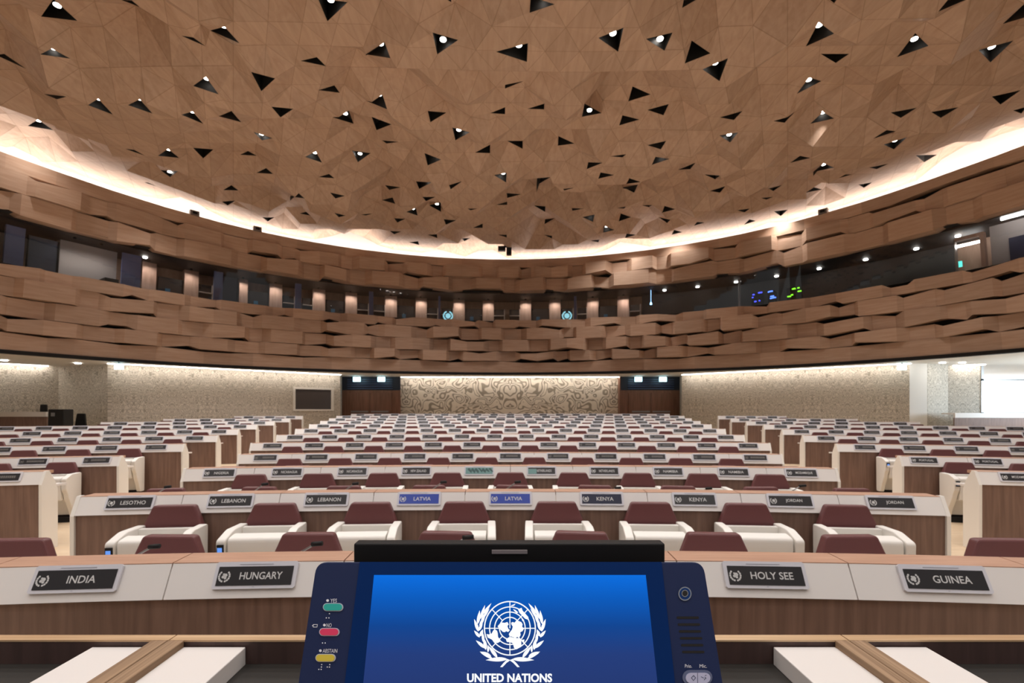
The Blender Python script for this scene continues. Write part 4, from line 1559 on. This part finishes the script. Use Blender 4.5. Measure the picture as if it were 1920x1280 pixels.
# badge reader, loudspeaker slots, talk buttons
def circ(x, y, rx, ry, n=24):
    return [(x + rx * math.cos(2 * PI * k / n), y + ry * math.sin(2 * PI * k / n)) for k in range(n)]
jk = tpart(flat(circ(1283.5, 1113, 12.4, 13.2), 0.0, 0.0015), 'headset_socket', mat('chrome', (190, 196, 210), 0.15, 0.5, 1.0))
tpart(flat(circ(1283.5, 1113, 10.2, 11), 0.0015, 0.0018), 'socket_well', mat('socket_blue', (28, 66, 130), 0.2, 0.5, 0.6), jk)
tpart(flat(circ(1283, 1112.5, 6.4, 6.8), 0.0018, 0.0026), 'socket_ring', mat('chrome2', (176, 180, 190), 0.2, 0.5, 1.0), jk)
tpart(flat(circ(1283, 1112.5, 4.8, 5.2), 0.0026, 0.0028), 'socket_core', M_recess, jk)
for k in range(6):
    y = 1157.6 + 12.85 * k
    x = 1289.5 + 2.05 * k
    tpart(flat(pill(x, y, 21, 2.3), 0.0, 0.0003), 'loudspeaker_slot', M_black)
rim = tpart(flat(pill(1307, 1269.5, 28, 14), 0.0, 0.0014), 'talk_button_rim', mat('talk_rim', (88, 96, 126), 0.4))
for (a, b, nm) in ((1284.5, 1306, 'priority_button'), (1307.2, 1331, 'microphone_button')):
    full = pill(1307.5, 1270.5, 23, 9.8)
    poly = [(min(max(p[0], a), b), p[1]) for p in full]
    tpart(flat(poly, 0.0014, 0.0026), nm, mat('talk_button', (176, 178, 206), 0.35), rim)
ic = MB()
for poly in ([(1294, 1270), (1299, 1265), (1300, 1266), (1295.6, 1270)], [(1299, 1265), (1303.5, 1270), (1302, 1270), (1299, 1266.6)], [(1303.5, 1270), (1298.6, 1276), (1298.6, 1274.4), (1302, 1270)], [(1298.6, 1276), (1294, 1270), (1295.6, 1270), (1298.6, 1274.4)],
             [(1313, 1267.6), (1318, 1270), (1317.6, 1271), (1312.6, 1268.6)], [(1320, 1265.2), (1323, 1264.6), (1323, 1265.6), (1320, 1266.2)], [(1318, 1274), (1321, 1270), (1322, 1270.6), (1319, 1274.6)], [(1320, 1268), (1323, 1271), (1322.4, 1271.8), (1319.4, 1268.8)]):
    ic.add([W3(pan(*p), 0.0028) for p in poly], [tuple(range(4))])
tpart(ic, 'button_icons', mat('icon_ink', (60, 64, 92), 0.5), rim)
# rear name display bar standing up behind the terminal
def at_d(px, py, d):
    return ((px - CX) / F * d, EYE + (HY - py) / F * d)
xa, za = at_d(663, 1019, 0.640)
xb, zb = at_d(1247, 1056, 0.640)
m = MB().box(xa, xb, 0.640, 0.66, zb - 0.05, za)
bar = tpart(m, 'rear_display', M_black, bevel=0.002)
x0, z0 = at_d(922, 1030, 0.640)
x1, z1 = at_d(989, 1038, 0.640)
m = MB().box(x0, x1, 0.6385, 0.640, z1, z0)
tpart(m, 'camera_slot', mat('slot_grey', (150, 140, 140), 0.4), bar, bevel=0.0006)
# foot
m = MB()
m.box(-0.06, 0.06, 0.585, 0.640, ZP - 0.05, O.z - 0.03)
m.box(-0.14, 0.14, 0.47, 0.66, ZP - 0.0535, ZP - 0.04)
tpart(m, 'stand', M_black)
tag(T, 'dark navy conference terminal with lit blue screen on the podium', 'conference terminal')

# ------------------------------------------------------------------ small things: cameras, gallery furniture
def ring_gadget(px, name, lab, w=0.16, h=0.2, oz=0.02):
    p = ring_phi(px, 0.0, Z_TOP)
    q = ring_p(p, Z_TOP - 0.02, 0.0)
    e_ = empty(name, q, -p)
    MB().box(-w, w, -0.12, 0.06, 0.0, h).build('case', mat('gadget_grey', (120, 110, 104), 0.5), e_)
    MB().box(-w * 0.5, w * 0.5, -0.16, -0.12, h * 0.3, h * 0.7).build('lens', M_black, e_)
    tag(e_, lab, 'sensor box', 'sensor boxes on the ring wall top')
ring_gadget(364, 'sensor_box', 'small grey sensor box on the ring wall top, left of three')
ring_gadget(482, 'sensor_box', 'small grey sensor box on the ring wall top, second from left')
ring_gadget(1544, 'sensor_box', 'small grey sensor box on the ring wall top, right side')
d = 24.6
e = empty('ceiling_camera', ((946 - CX) / F * d, d, EYE + (HY - 455) / F * d))
zc = ceil_z(e.location.x, d) - e.location.z
m = MB(); m.tube([(0, 0, zc + 0.02), (0, 0, -0.2)], 0.03); m.build('drop_rod', M_black, e)
MB().box(-0.33, 0.05, -0.12, 0.12, -0.42, -0.2).build('camera_body', M_black, e)
MB().box(0.1, 0.36, -0.15, 0.15, -0.62, -0.24).build('projector_body', M_black, e)
MB().box(-0.3, 0.3, -0.03, 0.03, -0.24, -0.18).build('bracket', M_black, e)
m = MB(); m.tube([(0.2, -0.15, -0.42), (0.2, -0.26, -0.45)], 0.09, 12); m.build('lens', M_recess, e)
tag(e, 'black camera rig hanging at the bright cove above the centre', 'camera')

def floor_at(x, y):
    r = math.hypot(x, y - RCY)
    z = 0.0
    for nrow in range(5, 13):
        if r > row_r(nrow) - 0.78:
            z = RISE[nrow]
    return z
# side counters in the gallery corners
for (xa, xb, d, yt, yb, lab) in ((-60, 86, 17.6, 772, 781, 'white topped walnut counter in the left gallery corner'), (1791, 1990, 18.4, 774, 783, 'white topped walnut counter under the daylight window')):
    x0, x1 = (xa - CX) / F * d, (xb - CX) / F * d
    zt = EYE + (HY - yt) / F * d
    zm = EYE + (HY - yb) / F * d
    zf = min(floor_at(x0, d), floor_at(x1, d))
    e = empty('gallery_counter', ((x0 + x1) / 2, d, 0))
    w = (x1 - x0) / 2
    MB().box(-w, w, 0, 0.08, zm, zt).build('fascia', M_white, e)
    MB().box(-w, w, 0.03, 0.08, zf, zm).build('front_panel', M_walnut, e)
    MB().box(-w, w, 0.08, 0.6, zt - 0.05, zt).build('worktop', M_white, e)
    tag(e, lab, 'counter')
def office_chair(px, d, y0, wpx, lab):
    x = (px - CX) / F * d
    zt = EYE + (HY - y0) / F * d
    zf = floor_at(x, d)
    w = wpx / F * d / 2
    e = empty('office_chair', (x, d, zf))
    h = zt - zf
    poly = rounded([(-w * 1.05, 0.5), (w * 1.05, 0.5), (w * 0.8, h), (-w * 0.6, h)], 0.04)
    MB().prism(poly, lambda p, t: Vector((p[0], t, p[1])), 0.0, 0.07).build('backrest', M_recess, e)
    MB().box(-w, w, -0.42, 0.03, 0.42, 0.5).build('seat', M_recess, e, bevel=0.02)
    m = MB(); m.tube([(0, -0.2, 0.06), (0, -0.2, 0.42)], 0.03)
    for k in range(5):
        a = 2 * PI * k / 5
        m.tube([(0, -0.2, 0.07), (0.26 * math.cos(a), -0.2 + 0.26 * math.sin(a), 0.04)], 0.02, 6)
        m.tube([(0.26 * math.cos(a), -0.2 + 0.26 * math.sin(a), 0.0), (0.26 * math.cos(a), -0.2 + 0.26 * math.sin(a), 0.05)], 0.025, 6)
    m.build('pedestal', M_black, e)
    tag(e, lab, 'chair')
office_chair(150, 18.6, 775, 20, 'grey black office chair standing alone before the left corner wall')
office_chair(80, 18.4, 758, 15, 'black office chair behind the left gallery counter')
d = 17.0
x0, x1 = (90 - CX) / F * d, (119 - CX) / F * d
e = empty('equipment_trolley', ((x0 + x1) / 2, d, floor_at(x0, d)))
zt = EYE + (HY - 767) / F * d - e.location.z
w = (x1 - x0) / 2
MB().box(-w, w, 0, 0.4, 0.1, zt).build('cabinet', M_recess, e, bevel=0.02)
MB().box(-w * 0.6, -w * 0.1, -0.01, 0.0, zt - 0.25, zt - 0.12).build('label_panel', M_steel, e)
for sx in (-1, 1):
    for yy in (0.05, 0.35):
        MB().box(sx * w * 0.8 - 0.03, sx * w * 0.8 + 0.03, yy - 0.03, yy + 0.03, 0, 0.1).build('caster', M_black, e)
tag(e, 'black equipment cabinet at the end of the left gallery counter', 'cabinet')
